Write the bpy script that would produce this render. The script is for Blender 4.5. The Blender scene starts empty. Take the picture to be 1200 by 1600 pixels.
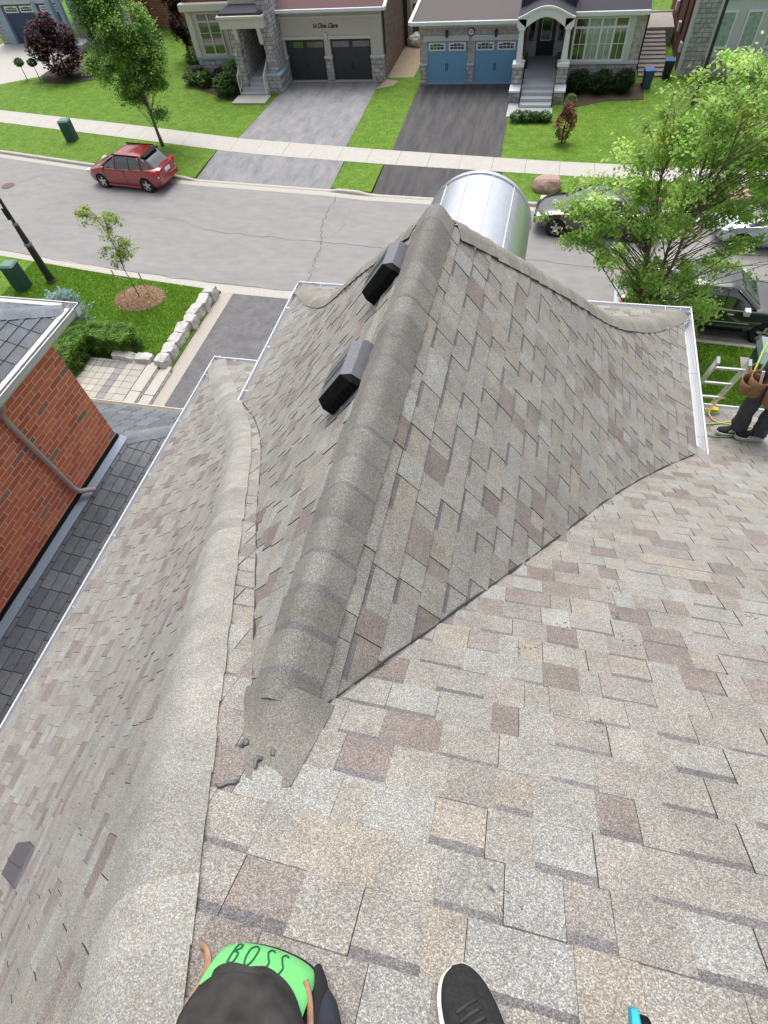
import bpy, bmesh, math, random
import numpy as np
from mathutils import Vector, Matrix, noise
R = math.radians
rng = random.Random(7)
S = bpy.context.scene
COL = S.collection
# ---------------------------------------------------------------- camera
cam_d = bpy.data.cameras.new('camera'); cam = bpy.data.objects.new('camera', cam_d); COL.objects.link(cam)
cam_d.sensor_fit = 'VERTICAL'; cam_d.sensor_height = 36; cam_d.lens = 861.0/1600*36
cam_d.clip_start = 0.05; cam_d.clip_end = 600
cam.matrix_world = Matrix.Translation((0, 0, 12.7)) @ (Matrix.Rotation(R(19.633), 4, 'Z') @ Matrix.Rotation(R(34.285), 4, 'X') @ Matrix.Rotation(R(-8.141), 4, 'Z'))
S.camera = cam
# ---------------------------------------------------------------- light: thin bright overcast, soft high sun veiled by cloud, ahead and to the left
SUN_EL, SUN_AZ = 66, 345          # azimuth measured clockwise from +Y (street)
w = bpy.data.worlds.new("World"); S.world = w; w.use_nodes = True
nt = w.node_tree; bg = nt.nodes['Background']
sky = nt.nodes.new('ShaderNodeTexSky'); sky.sky_type = 'NISHITA'; sky.sun_disc = False
sky.sun_elevation = R(SUN_EL); sky.sun_rotation = R(SUN_AZ); sky.air_density = 0.9; sky.dust_density = 6.0; sky.ozone_density = 0.6
hsv = nt.nodes.new('ShaderNodeHueSaturation'); hsv.inputs['Saturation'].default_value = 0.42
nt.links.new(sky.outputs[0], hsv.inputs['Color']); nt.links.new(hsv.outputs[0], bg.inputs['Color']); bg.inputs['Strength'].default_value = 0.15
sd = bpy.data.lights.new('sun', 'SUN'); sd.energy = 0.75; sd.angle = R(40); sd.color = (1, 0.98, 0.955)
sun = bpy.data.objects.new('sun', sd); COL.objects.link(sun)
az, el = R(SUN_AZ), R(SUN_EL)
sdir = Vector((math.sin(az)*math.cos(el), math.cos(az)*math.cos(el), math.sin(el)))
sun.rotation_euler = sdir.to_track_quat('Z', 'Y').to_euler()
S.view_settings.view_transform = 'Standard'; S.view_settings.look = 'None'; S.view_settings.gamma = 1
S.view_settings.use_curve_mapping = False; S.view_settings.exposure = 0.62
S.render.engine = 'CYCLES'
# ---------------------------------------------------------------- materials
MATS = {}
def pbr(name, col=(.5, .5, .5), rough=.7, metal=0, var=0.0, vscale=4.0, bump=0.0, bscale=60.0, attr=False, spec=.5, col2=None, detail=4, coat=0, stretch=None, ramp=(.35, .65), emit=None):
    """colour (or per-face colour attribute) x noise variation + noise bump, in object-independent world position"""
    m = bpy.data.materials.new(name); m.use_nodes = True; n = m.node_tree.nodes; l = m.node_tree.links
    b = n['Principled BSDF']; b.inputs['Roughness'].default_value = rough; b.inputs['Metallic'].default_value = metal
    b.inputs['Specular IOR Level'].default_value = spec; b.inputs['Coat Weight'].default_value = coat; b.inputs['Coat IOR'].default_value = 1.9; b.inputs['Coat Roughness'].default_value = .06
    geo = n.new('ShaderNodeNewGeometry'); vec = geo.outputs['Position']
    if stretch:
        mp = n.new('ShaderNodeVectorMath'); mp.operation = 'MULTIPLY'; mp.inputs[1].default_value = stretch
        l.new(vec, mp.inputs[0]); vec = mp.outputs[0]
    if attr:
        a = n.new('ShaderNodeAttribute'); a.attribute_name = 'Col'; c = a.outputs['Color']
    else:
        rgb = n.new('ShaderNodeRGB'); rgb.outputs[0].default_value = (*col, 1); c = rgb.outputs[0]
    if var > 0 or col2:
        t = n.new('ShaderNodeTexNoise'); t.inputs['Scale'].default_value = vscale; t.inputs['Detail'].default_value = detail
        t.inputs['Roughness'].default_value = .62
        l.new(vec, t.inputs['Vector'])
        if col2:
            r = n.new('ShaderNodeMapRange'); r.inputs['From Min'].default_value = ramp[0]; r.inputs['From Max'].default_value = ramp[1]; l.new(t.outputs['Fac'], r.inputs['Value'])
            mx = n.new('ShaderNodeMix'); mx.data_type = 'RGBA'; mx.inputs['B'].default_value = (*col2, 1)
            l.new(r.outputs[0], mx.inputs['Factor']); l.new(c, mx.inputs['A']); c = mx.outputs['Result']
        if var > 0:
            t2 = n.new('ShaderNodeTexNoise'); t2.inputs['Scale'].default_value = vscale*3.7; t2.inputs['Detail'].default_value = detail; l.new(vec, t2.inputs['Vector'])
            r = n.new('ShaderNodeMapRange'); r.inputs['From Min'].default_value = .25; r.inputs['From Max'].default_value = .75
            r.inputs['To Min'].default_value = 1-var; r.inputs['To Max'].default_value = 1+var; l.new(t2.outputs['Fac'], r.inputs['Value'])
            mu = n.new('ShaderNodeVectorMath'); mu.operation = 'SCALE'; l.new(c, mu.inputs[0]); l.new(r.outputs[0], mu.inputs['Scale']); c = mu.outputs[0]
    l.new(c, b.inputs['Base Color'])
    if bump > 0:
        t = n.new('ShaderNodeTexNoise'); t.inputs['Scale'].default_value = bscale; t.inputs['Detail'].default_value = 4; l.new(vec, t.inputs['Vector'])
        bp = n.new('ShaderNodeBump'); bp.inputs['Strength'].default_value = bump; bp.inputs['Distance'].default_value = .6/bscale
        l.new(t.outputs['Fac'], bp.inputs['Height']); l.new(bp.outputs[0], b.inputs['Normal'])
    if emit:
        b.inputs['Emission Color'].default_value = (*emit, 1); b.inputs['Emission Strength'].default_value = 1
    MATS[name] = m; return m
def granules(name, scale=410, contrast=1.0, attr=True, col=(.3, .3, .28)):
    """mineral granules: every Voronoi cell is a grain of its own tint over the tab colour"""
    m = bpy.data.materials.new(name); m.use_nodes = True; n = m.node_tree.nodes; l = m.node_tree.links
    b = n['Principled BSDF']; b.inputs['Roughness'].default_value = .92; b.inputs['Specular IOR Level'].default_value = .25
    geo = n.new('ShaderNodeNewGeometry')
    if attr:
        a = n.new('ShaderNodeAttribute'); a.attribute_name = 'Col'; c = a.outputs['Color']
    else:
        rgb = n.new('ShaderNodeRGB'); rgb.outputs[0].default_value = (*col, 1); c = rgb.outputs[0]
    v = n.new('ShaderNodeTexVoronoi'); v.inputs['Scale'].default_value = scale; l.new(geo.outputs['Position'], v.inputs['Vector'])
    sp = n.new('ShaderNodeSeparateColor'); l.new(v.outputs['Color'], sp.inputs[0])
    cr = n.new('ShaderNodeValToRGB'); e = cr.color_ramp; e.interpolation = 'LINEAR'
    k = contrast
    pts = [(0, 1-.62*k), (.3, 1-.3*k), (.6, 1.0), (.82, 1+.42*k), (.93, 1+.75*k), (1, 1+1.0*k)]
    e.elements[0].position = 0; e.elements[1].position = 1
    for p, vv in pts[1:-1]: e.elements.new(p)
    for i, (p, vv) in enumerate(pts):
        e.elements[i].position = p; q = vv/2.4; e.elements[i].color = (q, q, q, 1)
    l.new(sp.outputs[0], cr.inputs[0])
    tint = n.new('ShaderNodeMix'); tint.data_type = 'RGBA'; tint.inputs['A'].default_value = (2.52, 2.36, 2.04, 1); tint.inputs['B'].default_value = (2.24, 2.37, 2.60, 1)
    l.new(sp.outputs[1], tint.inputs['Factor'])
    m1 = n.new('ShaderNodeVectorMath'); m1.operation = 'MULTIPLY'; l.new(cr.outputs[0], m1.inputs[0]); l.new(tint.outputs['Result'], m1.inputs[1])
    m2 = n.new('ShaderNodeVectorMath'); m2.operation = 'MULTIPLY'; l.new(m1.outputs[0], m2.inputs[0]); l.new(c, m2.inputs[1])
    t = n.new('ShaderNodeTexNoise'); t.inputs['Scale'].default_value = 7; t.inputs['Detail'].default_value = 6; t.inputs['Roughness'].default_value = .7; l.new(geo.outputs['Position'], t.inputs['Vector'])
    r = n.new('ShaderNodeMapRange'); r.inputs['From Min'].default_value = .3; r.inputs['From Max'].default_value = .7; r.inputs['To Min'].default_value = .80; r.inputs['To Max'].default_value = 1.10
    l.new(t.outputs['Fac'], r.inputs['Value'])
    m3 = n.new('ShaderNodeVectorMath'); m3.operation = 'SCALE'; l.new(m2.outputs[0], m3.inputs[0]); l.new(r.outputs[0], m3.inputs['Scale'])
    l.new(m3.outputs[0], b.inputs['Base Color'])
    bp = n.new('ShaderNodeBump'); bp.inputs['Strength'].default_value = .5; bp.inputs['Distance'].default_value = .0016
    l.new(v.outputs['Distance'], bp.inputs['Height']); l.new(bp.outputs[0], b.inputs['Normal'])
    return m
def leafmat(name, trans=.45, rough=.5):
    m = bpy.data.materials.new(name); m.use_nodes = True; n = m.node_tree.nodes; l = m.node_tree.links
    b = n['Principled BSDF']; b.inputs['Roughness'].default_value = rough; b.inputs['Specular IOR Level'].default_value = .35
    a = n.new('ShaderNodeAttribute'); a.attribute_name = 'Col'; l.new(a.outputs['Color'], b.inputs['Base Color'])
    tr = n.new('ShaderNodeBsdfTranslucent'); mx = n.new('ShaderNodeMixShader'); mx.inputs[0].default_value = trans
    g = n.new('ShaderNodeVectorMath'); g.operation = 'MULTIPLY'; g.inputs[1].default_value = (1.25, 1.35, .7); l.new(a.outputs['Color'], g.inputs[0]); l.new(g.outputs[0], tr.inputs['Color'])
    l.new(b.outputs[0], mx.inputs[1]); l.new(tr.outputs[0], mx.inputs[2]); l.new(mx.outputs[0], n['Material Output'].inputs[0])
    return m
def brickmat(name, c1, c2, mortar, bw, bh, axis='xz', mort=.012, bump=.5, rough=.9):
    """far masonry whose pieces are under 10 px in the photograph"""
    m = bpy.data.materials.new(name); m.use_nodes = True; n = m.node_tree.nodes; l = m.node_tree.links
    b = n['Principled BSDF']; b.inputs['Roughness'].default_value = rough; b.inputs['Specular IOR Level'].default_value = .2
    geo = n.new('ShaderNodeNewGeometry'); s = n.new('ShaderNodeSeparateXYZ'); l.new(geo.outputs['Position'], s.inputs[0])
    c = n.new('ShaderNodeCombineXYZ')
    if axis == 'xz': l.new(s.outputs[0], c.inputs[0])
    else: l.new(s.outputs[1], c.inputs[0])
    l.new(s.outputs[2], c.inputs[1])
    t = n.new('ShaderNodeTexBrick'); t.inputs['Scale'].default_value = 1; t.inputs['Brick Width'].default_value = bw; t.inputs['Row Height'].default_value = bh
    t.inputs['Mortar Size'].default_value = mort; t.inputs['Color1'].default_value = (*c1, 1); t.inputs['Color2'].default_value = (*c2, 1); t.inputs['Mortar'].default_value = (*mortar, 1)
    t.inputs['Mortar Smooth'].default_value = .3
    if 'stone' in name: t.squash = .62; t.squash_frequency = 2; t.offset = .37; t.offset_frequency = 3
    l.new(c.outputs[0], t.inputs['Vector'])
    no = n.new('ShaderNodeTexNoise'); no.inputs['Scale'].default_value = 5; no.inputs['Detail'].default_value = 6; l.new(geo.outputs['Position'], no.inputs['Vector'])
    r = n.new('ShaderNodeMapRange'); r.inputs['From Min'].default_value = .3; r.inputs['From Max'].default_value = .7; r.inputs['To Min'].default_value = .7; r.inputs['To Max'].default_value = 1.3; l.new(no.outputs['Fac'], r.inputs['Value'])
    mu = n.new('ShaderNodeVectorMath'); mu.operation = 'SCALE'; l.new(t.outputs['Color'], mu.inputs[0]); l.new(r.outputs[0], mu.inputs['Scale']); l.new(mu.outputs[0], b.inputs['Base Color'])
    bp = n.new('ShaderNodeBump'); bp.inputs['Strength'].default_value = bump; bp.inputs['Distance'].default_value = .02; bp.invert = True
    l.new(t.outputs['Fac'], bp.inputs['Height']); l.new(bp.outputs[0], b.inputs['Normal'])
    MATS[name] = m; return m
def glassmat(name, tint=(.02, .028, .03), rough=.04):
    return pbr(name, tint, rough, 0, spec=.9, coat=.7)

M_sh = granules('shingle_granules', contrast=.74)
M_cap = granules('ridge_cap_granules', contrast=.6)
M_nsh = granules('slate_granules', scale=300, contrast=.35)
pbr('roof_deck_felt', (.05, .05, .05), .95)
pbr('white_aluminium', (.64, .66, .68), .35, 0, .04, 8)
pbr('cream_aluminium', (.66, .64, .55), .4, 0, .05, 6)
pbr('galvanised', (.60, .64, .69), .30, .85, .06, 3, .05, 8)
pbr('vent_top', (.155, .162, .175), .34, .3, .12, 14, .1, 40)
pbr('black_plastic', (.004, .004, .0045), .6, spec=.15)
pbr('brown_plastic', (.095, .088, .098), .6, 0, .1, 12)
pbr('mortar', (.78, .68, .56), .95, 0, .12, 30, .3, 120)
pbr('clay_brick', attr=True, rough=.9, var=.16, vscale=22, bump=.35, bscale=150)
pbr('flashing_blue', (.16, .20, .26), .45, .4, .08, 10)
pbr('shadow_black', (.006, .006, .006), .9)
pbr('downpipe', (.46, .41, .40), .45, 0, .06, 6)
pbr('asphalt_road', (.232, .226, .222), .9, 0, .11, .7, .3, 140, col2=(.278, .272, .267), detail=12, ramp=(.25, .75), stretch=(.6, 1.3, 1))
pbr('asphalt_near', (.115, .116, .122), .9, 0, .16, 2.2, .35, 130, col2=(.16, .16, .165), detail=9)
pbr('asphalt_worn', (.185, .188, .20), .9, 0, .12, 1.3, .3, 120, col2=(.27, .27, .28), detail=8, stretch=(1.6, .6, 1))
pbr('asphalt_dark', (.046, .046, .050), .88, 0, .14, 1.2, .3, 120, col2=(.085, .083, .084), detail=8, stretch=(2.6, .35, 1))
pbr('crack', (.15, .15, .15), .95)
pbr('concrete', (.44, .425, .39), .9, 0, .07, 1.4, .15, 60, detail=8)
pbr('kerb_concrete', (.43, .41, .37), .9, 0, .10, 2.5, .2, 60, detail=8)
pbr('concrete_border', (.40, .37, .33), .9, 0, .10, 4, .2, 60)
pbr('soil', (.065, .045, .03), .95, 0, .2, 8, .5, 30)
pbr('mulch', attr=True, rough=.95)
pbr('dirt_path', (.36, .29, .20), .95, 0, .2, 3, .3, 20)
pbr('grass', (.078, .166, .015), .85, 0, .40, 2.6, .9, 26, col2=(.132, .232, .028), detail=12, spec=.2)
pbr('paver', attr=True, rough=.9, var=.1, vscale=14, bump=.2, bscale=80)
pbr('limestone', (.55, .54, .51), .9, 0, .18, 5, .7, 14, col2=(.40, .39, .37))
pbr('pink_granite', (.40, .27, .22), .85, 0, .25, 16, .5, 12)
pbr('stucco', (.47, .44, .39), .9, 0, .05, 3)
pbr('stucco_trim', (.56, .53, .47), .85)
pbr('white_trim', (.68, .70, .71), .6, 0, .03, 4)
pbr('grey_trim', (.50, .53, .55), .6, 0, .03, 4)
pbr('blue_door', (.15, .34, .53), .5, 0, .03, 5)
pbr('navy_door', (.030, .055, .105), .5)
pbr('charcoal_door', (.030, .031, .034), .5)
pbr('blue_trim', (.26, .36, .46), .55)
pbr('front_door_navy', (.016, .019, .035), .35)
pbr('maroon_shingle', (.115, .062, .062), .9, 0, .25, 22, .4, 30)
pbr('grey_shingle', (.13, .118, .118), .9, 0, .28, 24, .4, 30)
pbr('slate_shingle', (.045, .045, .06), .9, 0, .25, 20, .3, 30)
pbr('step_grey', (.44, .46, .48), .85, 0, .06, 5)
pbr('wood_fence', (.11, .065, .035), .85, 0, .2, 14, stretch=(6, 6, .5))
pbr('grey_deck', (.24, .22, .215), .85, 0, .12, 8)
pbr('iron_black', (.012, .012, .014), .4)
pbr('lamp_post', (.030, .032, .036), .45, .2, .1, 4)
pbr('collar_grey', (.24, .25, .26), .5, .3)
pbr('utility_green', (.028, .085, .070), .55, 0, .08, 6)
pbr('utility_lid', (.12, .22, .20), .55)
pbr('utility_pale', (.33, .42, .42), .55)
pbr('bark', (.15, .125, .10), .95, 0, .25, 14, .6, 40, stretch=(1, 1, .3))
pbr('bark_dark', (.045, .035, .03), .95, 0, .25, 14, .5, 40)
pbr('stake_wood', (.55, .42, .25), .8, 0, .1, 20)
pbr('tie_white', (.6, .6, .56), .7)
M_leaf = leafmat('leaves'); M_needle = leafmat('needles', .12, .7)
brickmat('brown_brick', (.20, .15, .125), (.26, .20, .165), (.28, .25, .22), .25, .085, 'yz')
brickmat('dark_brick_y', (.14, .060, .042), (.19, .085, .058), (.20, .14, .11), .25, .085, 'yz')
brickmat('red_brick_y', (.17, .052, .035), (.23, .078, .052), (.26, .17, .14), .25, .085, 'yz')
brickmat('red_brick', (.30, .10, .06), (.38, .14, .085), (.45, .38, .31), .257, .09, 'xz')
brickmat('grey_stone', (.32, .325, .33), (.44, .43, .41), (.22, .22, .22), .42, .19, 'xz', .018, .8)
brickmat('grey_stone_y', (.32, .325, .33), (.44, .43, .41), (.22, .22, .22), .42, .19, 'yz', .018, .8)
brickmat('taupe_brick', (.33, .29, .275), (.42, .375, .355), (.44, .42, .40), .22, .08, 'xz')
M_glass = glassmat('window_glass'); MATS['window_glass'] = M_glass
pbr('pale_glass', (.30, .37, .38), .08, 0, spec=.9, var=.35, vscale=1.5)
pbr('curtain_glass', (.27, .33, .31), .08, 0, var=.6, vscale=3, spec=.9, stretch=(3, 1, .3))
pbr('red_paint', (.29, .014, .020), .30, .25, coat=.7, spec=.6)
pbr('black_paint', (.012, .014, .013), .22, .2, coat=.8, spec=.6)
pbr('green_black_paint', (.020, .026, .022), .25, .2, coat=.8, spec=.6)
pbr('silver_paint', (.50, .56, .62), .25, .5, coat=.8)
pbr('tyre', (.018, .018, .019), .85)
pbr('alloy', (.55, .56, .58), .35, .7)
pbr('tail_red', (.55, .02, .015), .3); pbr('lamp_clear', (.75, .75, .72), .15); pbr('amber', (.8, .25, .03), .3)
pbr('plate', (.65, .68, .75), .5); pbr('plate_blue', (.05, .09, .3), .5)
pbr('denim_black', (.048, .046, .046), .9, 0, .35, 9, .4, 700, spec=.2)
pbr('denim_grey', (.070, .074, .084), .9, 0, .25, 9, .4, 500, spec=.2)
pbr('suede_black', (.026, .026, .028), .9, 0, .3, 30, .3, 600, spec=.25)
pbr('rubber_white', (.62, .60, .55), .6, 0, .1, 40)
pbr('pad_green', (.17, .62, .20), .45, 0, .04, 18)
pbr('marker_ink', (.015, .10, .06), .7)
pbr('leather_tan', (.36, .21, .125), .75, 0, .2, 40, .3, 200)
pbr('leather_belt', (.22, .115, .05), .7, 0, .25, 18, .4, 120)
pbr('pad_foam', (.012, .013, .014), .85)
pbr('navy_cloth', (.020, .026, .042), .85, 0, .2, 20)
pbr('skin', (.45, .27, .20), .55)
pbr('shirt', (.10, .11, .12), .9, 0, .1, 10)
pbr('teal_plastic', (.01, .38, .46), .4)
pbr('aluminium', (.62, .63, .64), .38, .8)
pbr('hose_green', (.10, .30, .12), .5); pbr('hose_lime', (.32, .52, .10), .5); pbr('hose_orange', (.70, .42, .12), .5)
pbr('yellow_plastic', (.75, .48, .02), .5)
pbr('orange_plastic', (.75, .16, .03), .5)
pbr('sealant', (.13, .13, .14), .5, 0, .2, 40)
pbr('white_plastic_sheet', (.68, .68, .66), .6, 0, .1, 6, .6, 8)
pbr('blue_plastic', (.03, .12, .3), .5)
pbr('sky_reflector', (.72, .74, .75), .3)
pbr('letter_black', (.01, .01, .01), .6)
pbr('iron_rust', (.16, .10, .09), .85)
mt = MATS

# ---------------------------------------------------------------- helpers
class MB:
    def __init__(s): s.v = []; s.f = []; s.c = []; s.m = []
    def face(s, pts, col=None, mi=0):
        k = len(s.v); s.v += [tuple(p) for p in pts]; s.f.append(tuple(range(k, k+len(pts)))); s.c.append(col or (.5, .5, .5)); s.m.append(mi)
    def hexa(s, p, col=None, mi=0):
        """p: 8 points, 0-3 bottom loop, 4-7 top loop"""
        k = len(s.v); s.v += [tuple(q) for q in p]
        for f in ((3, 2, 1, 0), (4, 5, 6, 7), (0, 1, 5, 4), (1, 2, 6, 5), (2, 3, 7, 6), (3, 0, 4, 7)):
            s.f.append(tuple(k+i for i in f)); s.c.append(col or (.5, .5, .5)); s.m.append(mi)
    def box(s, x0, x1, y0, y1, z0, z1, col=None, mi=0):
        s.hexa([(x0, y0, z0), (x1, y0, z0), (x1, y1, z0), (x0, y1, z0), (x0, y0, z1), (x1, y0, z1), (x1, y1, z1), (x0, y1, z1)], col, mi)
    def prism(s, poly, off, col=None, mi=0):
        """poly: 3-D loop, extruded by vector off"""
        off = Vector(off); a = [Vector(p) for p in poly]; b = [p+off for p in a]; k = len(s.v); n = len(a)
        s.v += [tuple(p) for p in a+b]
        s.f.append(tuple(range(k+n-1, k-1, -1))); s.f.append(tuple(range(k+n, k+2*n)))
        for i in range(n):
            j = (i+1) % n; s.f.append((k+i, k+j, k+n+j, k+n+i))
        for _ in range(n+2): s.c.append(col or (.5, .5, .5)); s.m.append(mi)
    def tube(s, pts, r, n=8, col=None, mi=0, caps=True, flat=1.0):
        pts = [Vector(p) for p in pts]; rs = r if hasattr(r, '__len__') else [r]*len(pts)
        k = len(s.v); prev = None
        for i, p in enumerate(pts):
            t = (pts[min(i+1, len(pts)-1)]-pts[max(i-1, 0)])
            if t.length < 1e-9: t = Vector((0, 0, 1))
            t.normalize()
            if prev is None:
                a = Vector((0, 0, 1)) if abs(t.z) < .9 else Vector((1, 0, 0)); u = t.cross(a).normalized()
            else:
                u = (prev-t*prev.dot(t)); u = u.normalized() if u.length > 1e-6 else t.orthogonal().normalized()
            prev = u; v = t.cross(u)
            for j in range(n):
                a = 2*math.pi*j/n; s.v.append(tuple(p+(u*math.cos(a)+v*math.sin(a)*flat)*rs[i]))
        for i in range(len(pts)-1):
            for j in range(n):
                s.f.append((k+i*n+j, k+i*n+(j+1) % n, k+(i+1)*n+(j+1) % n, k+(i+1)*n+j)); s.c.append(col or (.5, .5, .5)); s.m.append(mi)
        if caps:
            s.f.append(tuple(k+j for j in range(n-1, -1, -1))); s.f.append(tuple(k+(len(pts)-1)*n+j for j in range(n)))
            s.c += [col or (.5, .5, .5)]*2; s.m += [mi]*2
    def grid(s, rows, col=None, mi=0, close=False):
        """rows: list of equal-length point lists"""
        k = len(s.v); n = len(rows[0])
        for r in rows: s.v += [tuple(p) for p in r]
        for i in range(len(rows)-1):
            for j in range(n if close else n-1):
                s.f.append((k+i*n+j, k+i*n+(j+1) % n, k+(i+1)*n+(j+1) % n, k+(i+1)*n+j)); s.c.append(col or (.5, .5, .5)); s.m.append(mi)
    def mesh(s, name, mats, smooth=False):
        me = bpy.data.meshes.new(name); me.from_pydata(s.v, [], s.f)
        mats = mats if isinstance(mats, (list, tuple)) else [mats]
        for m in mats: me.materials.append(m if not isinstance(m, str) else mt[m])
        if len(mats) > 1: me.polygons.foreach_set('material_index', s.m)
        a = me.color_attributes.new('Col', 'FLOAT_COLOR', 'CORNER')
        ln = np.array([len(f) for f in s.f]); c = np.ones((len(s.f), 4), np.float32); c[:, :3] = np.array(s.c, np.float32)
        a.data.foreach_set('color', np.repeat(c, ln, axis=0).ravel())
        if smooth: me.polygons.foreach_set('use_smooth', [True]*len(me.polygons))
        me.update(); return me
    def build(s, name, mats, parent=None, smooth=False):
        o = bpy.data.objects.new(name, s.mesh(name, mats, smooth)); COL.objects.link(o)
        if parent is not None: o.parent = parent
        return o
def local(mb, loc):
    """shift vertices so that they are local to an empty at loc"""
    x, y, z = loc; mb.v = [(a-x, b-y, c-z) for a, b, c in mb.v]; return mb
def tag(o, label=None, cat=None, group=None, kind=None):
    if label: o['label'] = label
    if cat: o['category'] = cat
    if group: o['group'] = group
    if kind: o['kind'] = kind
    return o
def empty(name, loc=(0, 0, 0), rz=0, label=None, cat=None, group=None):
    o = bpy.data.objects.new(name, None); COL.objects.link(o); o.location = loc; o.rotation_euler = (0, 0, rz); o.empty_display_size = .2
    return tag(o, label, cat, group)
def copy_tree(o, parent=None):
    c = o.copy(); COL.objects.link(c)
    if parent is not None: c.parent = parent
    for ch in [x for x in bpy.data.objects if x.parent == o]: copy_tree(ch, c)
    return c
def P(name, mats, parent, fn, smooth=False, origin=None, **kw):
    mb = MB(); fn(mb)
    if origin is not None: local(mb, origin)
    return mb.build(name, mats, parent, smooth)
def bxp(name, mat, parent, x0, x1, y0, y1, z0, z1, origin=(0, 0, 0)):
    """one box in world coordinates as a part of an empty at origin"""
    mb = MB(); mb.box(x0, x1, y0, y1, z0, z1); local(mb, origin); o = mb.build(name, mat, parent)
    return o
def bevel(o, w=.01, seg=2):
    m = o.modifiers.new('b', 'BEVEL'); m.width = w; m.segments = seg; m.limit_method = 'ANGLE'; return o
def bake(o):
    """apply modifiers without operators"""
    dg = bpy.context.evaluated_depsgraph_get(); me = bpy.data.meshes.new_from_object(o.evaluated_get(dg)); o.modifiers.clear(); o.data = me; return o
def lerp(a, b, t): return a+(b-a)*t
def crom(pts, n=24):
    """Catmull-Rom through points"""
    pts = [np.array(p, float) for p in pts]; pts = [2*pts[0]-pts[1]]+pts+[2*pts[-1]-pts[-2]]; out = []
    for i in range(1, len(pts)-2):
        a, b, c, d = pts[i-1:i+3]
        for k in range(n):
            t = k/n; out.append(.5*((2*b)+(-a+c)*t+(2*a-5*b+4*c-d)*t*t+(-a+3*b-3*c+d)*t**3))
    out.append(pts[-2]); return np.array(out)
# ================================================================ OUR ROOF (world metres; the camera stands over its front slope)
H = 12.7
def prof(pts, n=16):
    """profile (r, z) listed from top to eave -> callables of z and of arc length measured up from the eave"""
    c = crom(pts, n); c = c[::-1]                      # eave first
    seg = np.hypot(np.diff(c[:, 0]), np.diff(c[:, 1])); a = np.concatenate([[0], np.cumsum(seg)])
    return dict(a=a, r=c[:, 0], z=c[:, 1], L=a[-1])
FRONT = prof([(-.62, H-1.035), (0, H-1.5), (1.2, H-2.4), (2.4, H-3.3), (3.4, H-4.05), (4.1, H-4.50), (4.75, H-4.83), (5.42, H-5.12)])
LEFT = prof([(.36, H-1.035), (.71, H-1.50), (1.5, H-2.56), (2.15, H-3.43), (2.7, H-4.08), (3.35, H-4.62), (4.13, H-5.12)])
WING = prof([(0, H-1.62), (.42, H-2.17), (.85, H-2.73), (1.35, H-3.41), (1.75, H-3.90), (2.1, H-4.24), (2.47, H-4.50)])
WHIP = prof([(3.10, H-1.62), (3.62, H-2.17), (4.14, H-2.73), (4.72, H-3.37), (5.24, H-3.82), (5.78, H-4.20), (6.40, H-4.50)])
WCX = -.55
rz_ = lambda pr, z: float(np.interp(z, pr['z'], pr['r']))          # r as function of z (z ascending from the eave)
zr_ = lambda pr, r: float(np.interp(-r, -pr['r'][::1], pr['z'])) if pr['r'][0] > pr['r'][-1] else 0
class Slope:
    """u runs horizontally, v up from the eave"""
    def __init__(s, pr, O, U, D, umin, umax): s.p = pr; s.O = Vector(O); s.U = Vector(U); s.D = Vector(D); s.umin = umin; s.umax = umax; s.L = pr['L']
    def rz(s, v): return float(np.interp(v, s.p['a'], s.p['r'])), float(np.interp(v, s.p['a'], s.p['z']))
    def pos(s, u, v, h=0):
        r, z = s.rz(v); r2, z2 = s.rz(min(v+.03, s.L)); r1, z1 = s.rz(max(v-.03, 0))
        t = Vector((0, 0, 1))*(z2-z1)+s.D*(r2-r1); t.normalize(); nrm = s.U.cross(t)
        if nrm.z < 0: nrm = -nrm
        return s.O+s.U*u+s.D*r+Vector((0, 0, z))+nrm*h
    def normal(s, v):
        return (s.pos(0, v, 1)-s.pos(0, v, 0))
    def zv(s, v): return s.rz(v)[1]
front = Slope(FRONT, (0, 0, 0), (1, 0, 0), (0, 1, 0), lambda z: -rz_(LEFT, z)+.115, lambda z: 7.0)
left = Slope(LEFT, (0, 0, 0), (0, 1, 0), (-1, 0, 0), lambda z: -3.2, lambda z: rz_(FRONT, z)-.17)
wr = Slope(WING, (WCX, 0, 0), (0, 1, 0), (1, 0, 0), lambda z: rz_(FRONT, z)-.02, lambda z: rz_(WHIP, z)-.09)
wl = Slope(WING, (WCX, 0, 0), (0, 1, 0), (-1, 0, 0), lambda z: rz_(FRONT, z)-.02, lambda z: rz_(WHIP, z)-.09)
wf = Slope(WHIP, (WCX, 0, 0), (1, 0, 0), (0, 1, 0), lambda z: -rz_(WING, z)+.08, lambda z: rz_(WING, z)-.08)
def clip(poly, a, b, c):
    """keep points with a*u+b*v<=c"""
    out = []
    for i in range(len(poly)):
        p, q = poly[i], poly[(i+1) % len(poly)]; fp = a*p[0]+b*p[1]-c; fq = a*q[0]+b*q[1]-c
        if fp <= 0: out.append(p)
        if (fp < 0 and fq > 0) or (fp > 0 and fq < 0):
            t = fp/(fp-fq); out.append((lerp(p[0], q[0], t), lerp(p[1], q[1], t)))
    return out
def clip_slope(poly, sl, v0, v1):
    z0, z1 = sl.zv(v0), sl.zv(v1); a0, a1 = sl.umin(z0), sl.umin(z1); b0, b1 = sl.umax(z0), sl.umax(z1); dv = v1-v0
    k = (a1-a0)/dv; poly = clip(poly, -1, k, k*v0-a0)
    if len(poly) > 2:
        k = (b1-b0)/dv; poly = clip(poly, 1, -k, b0-k*v0)
    return poly
EXPO = .1435
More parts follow.
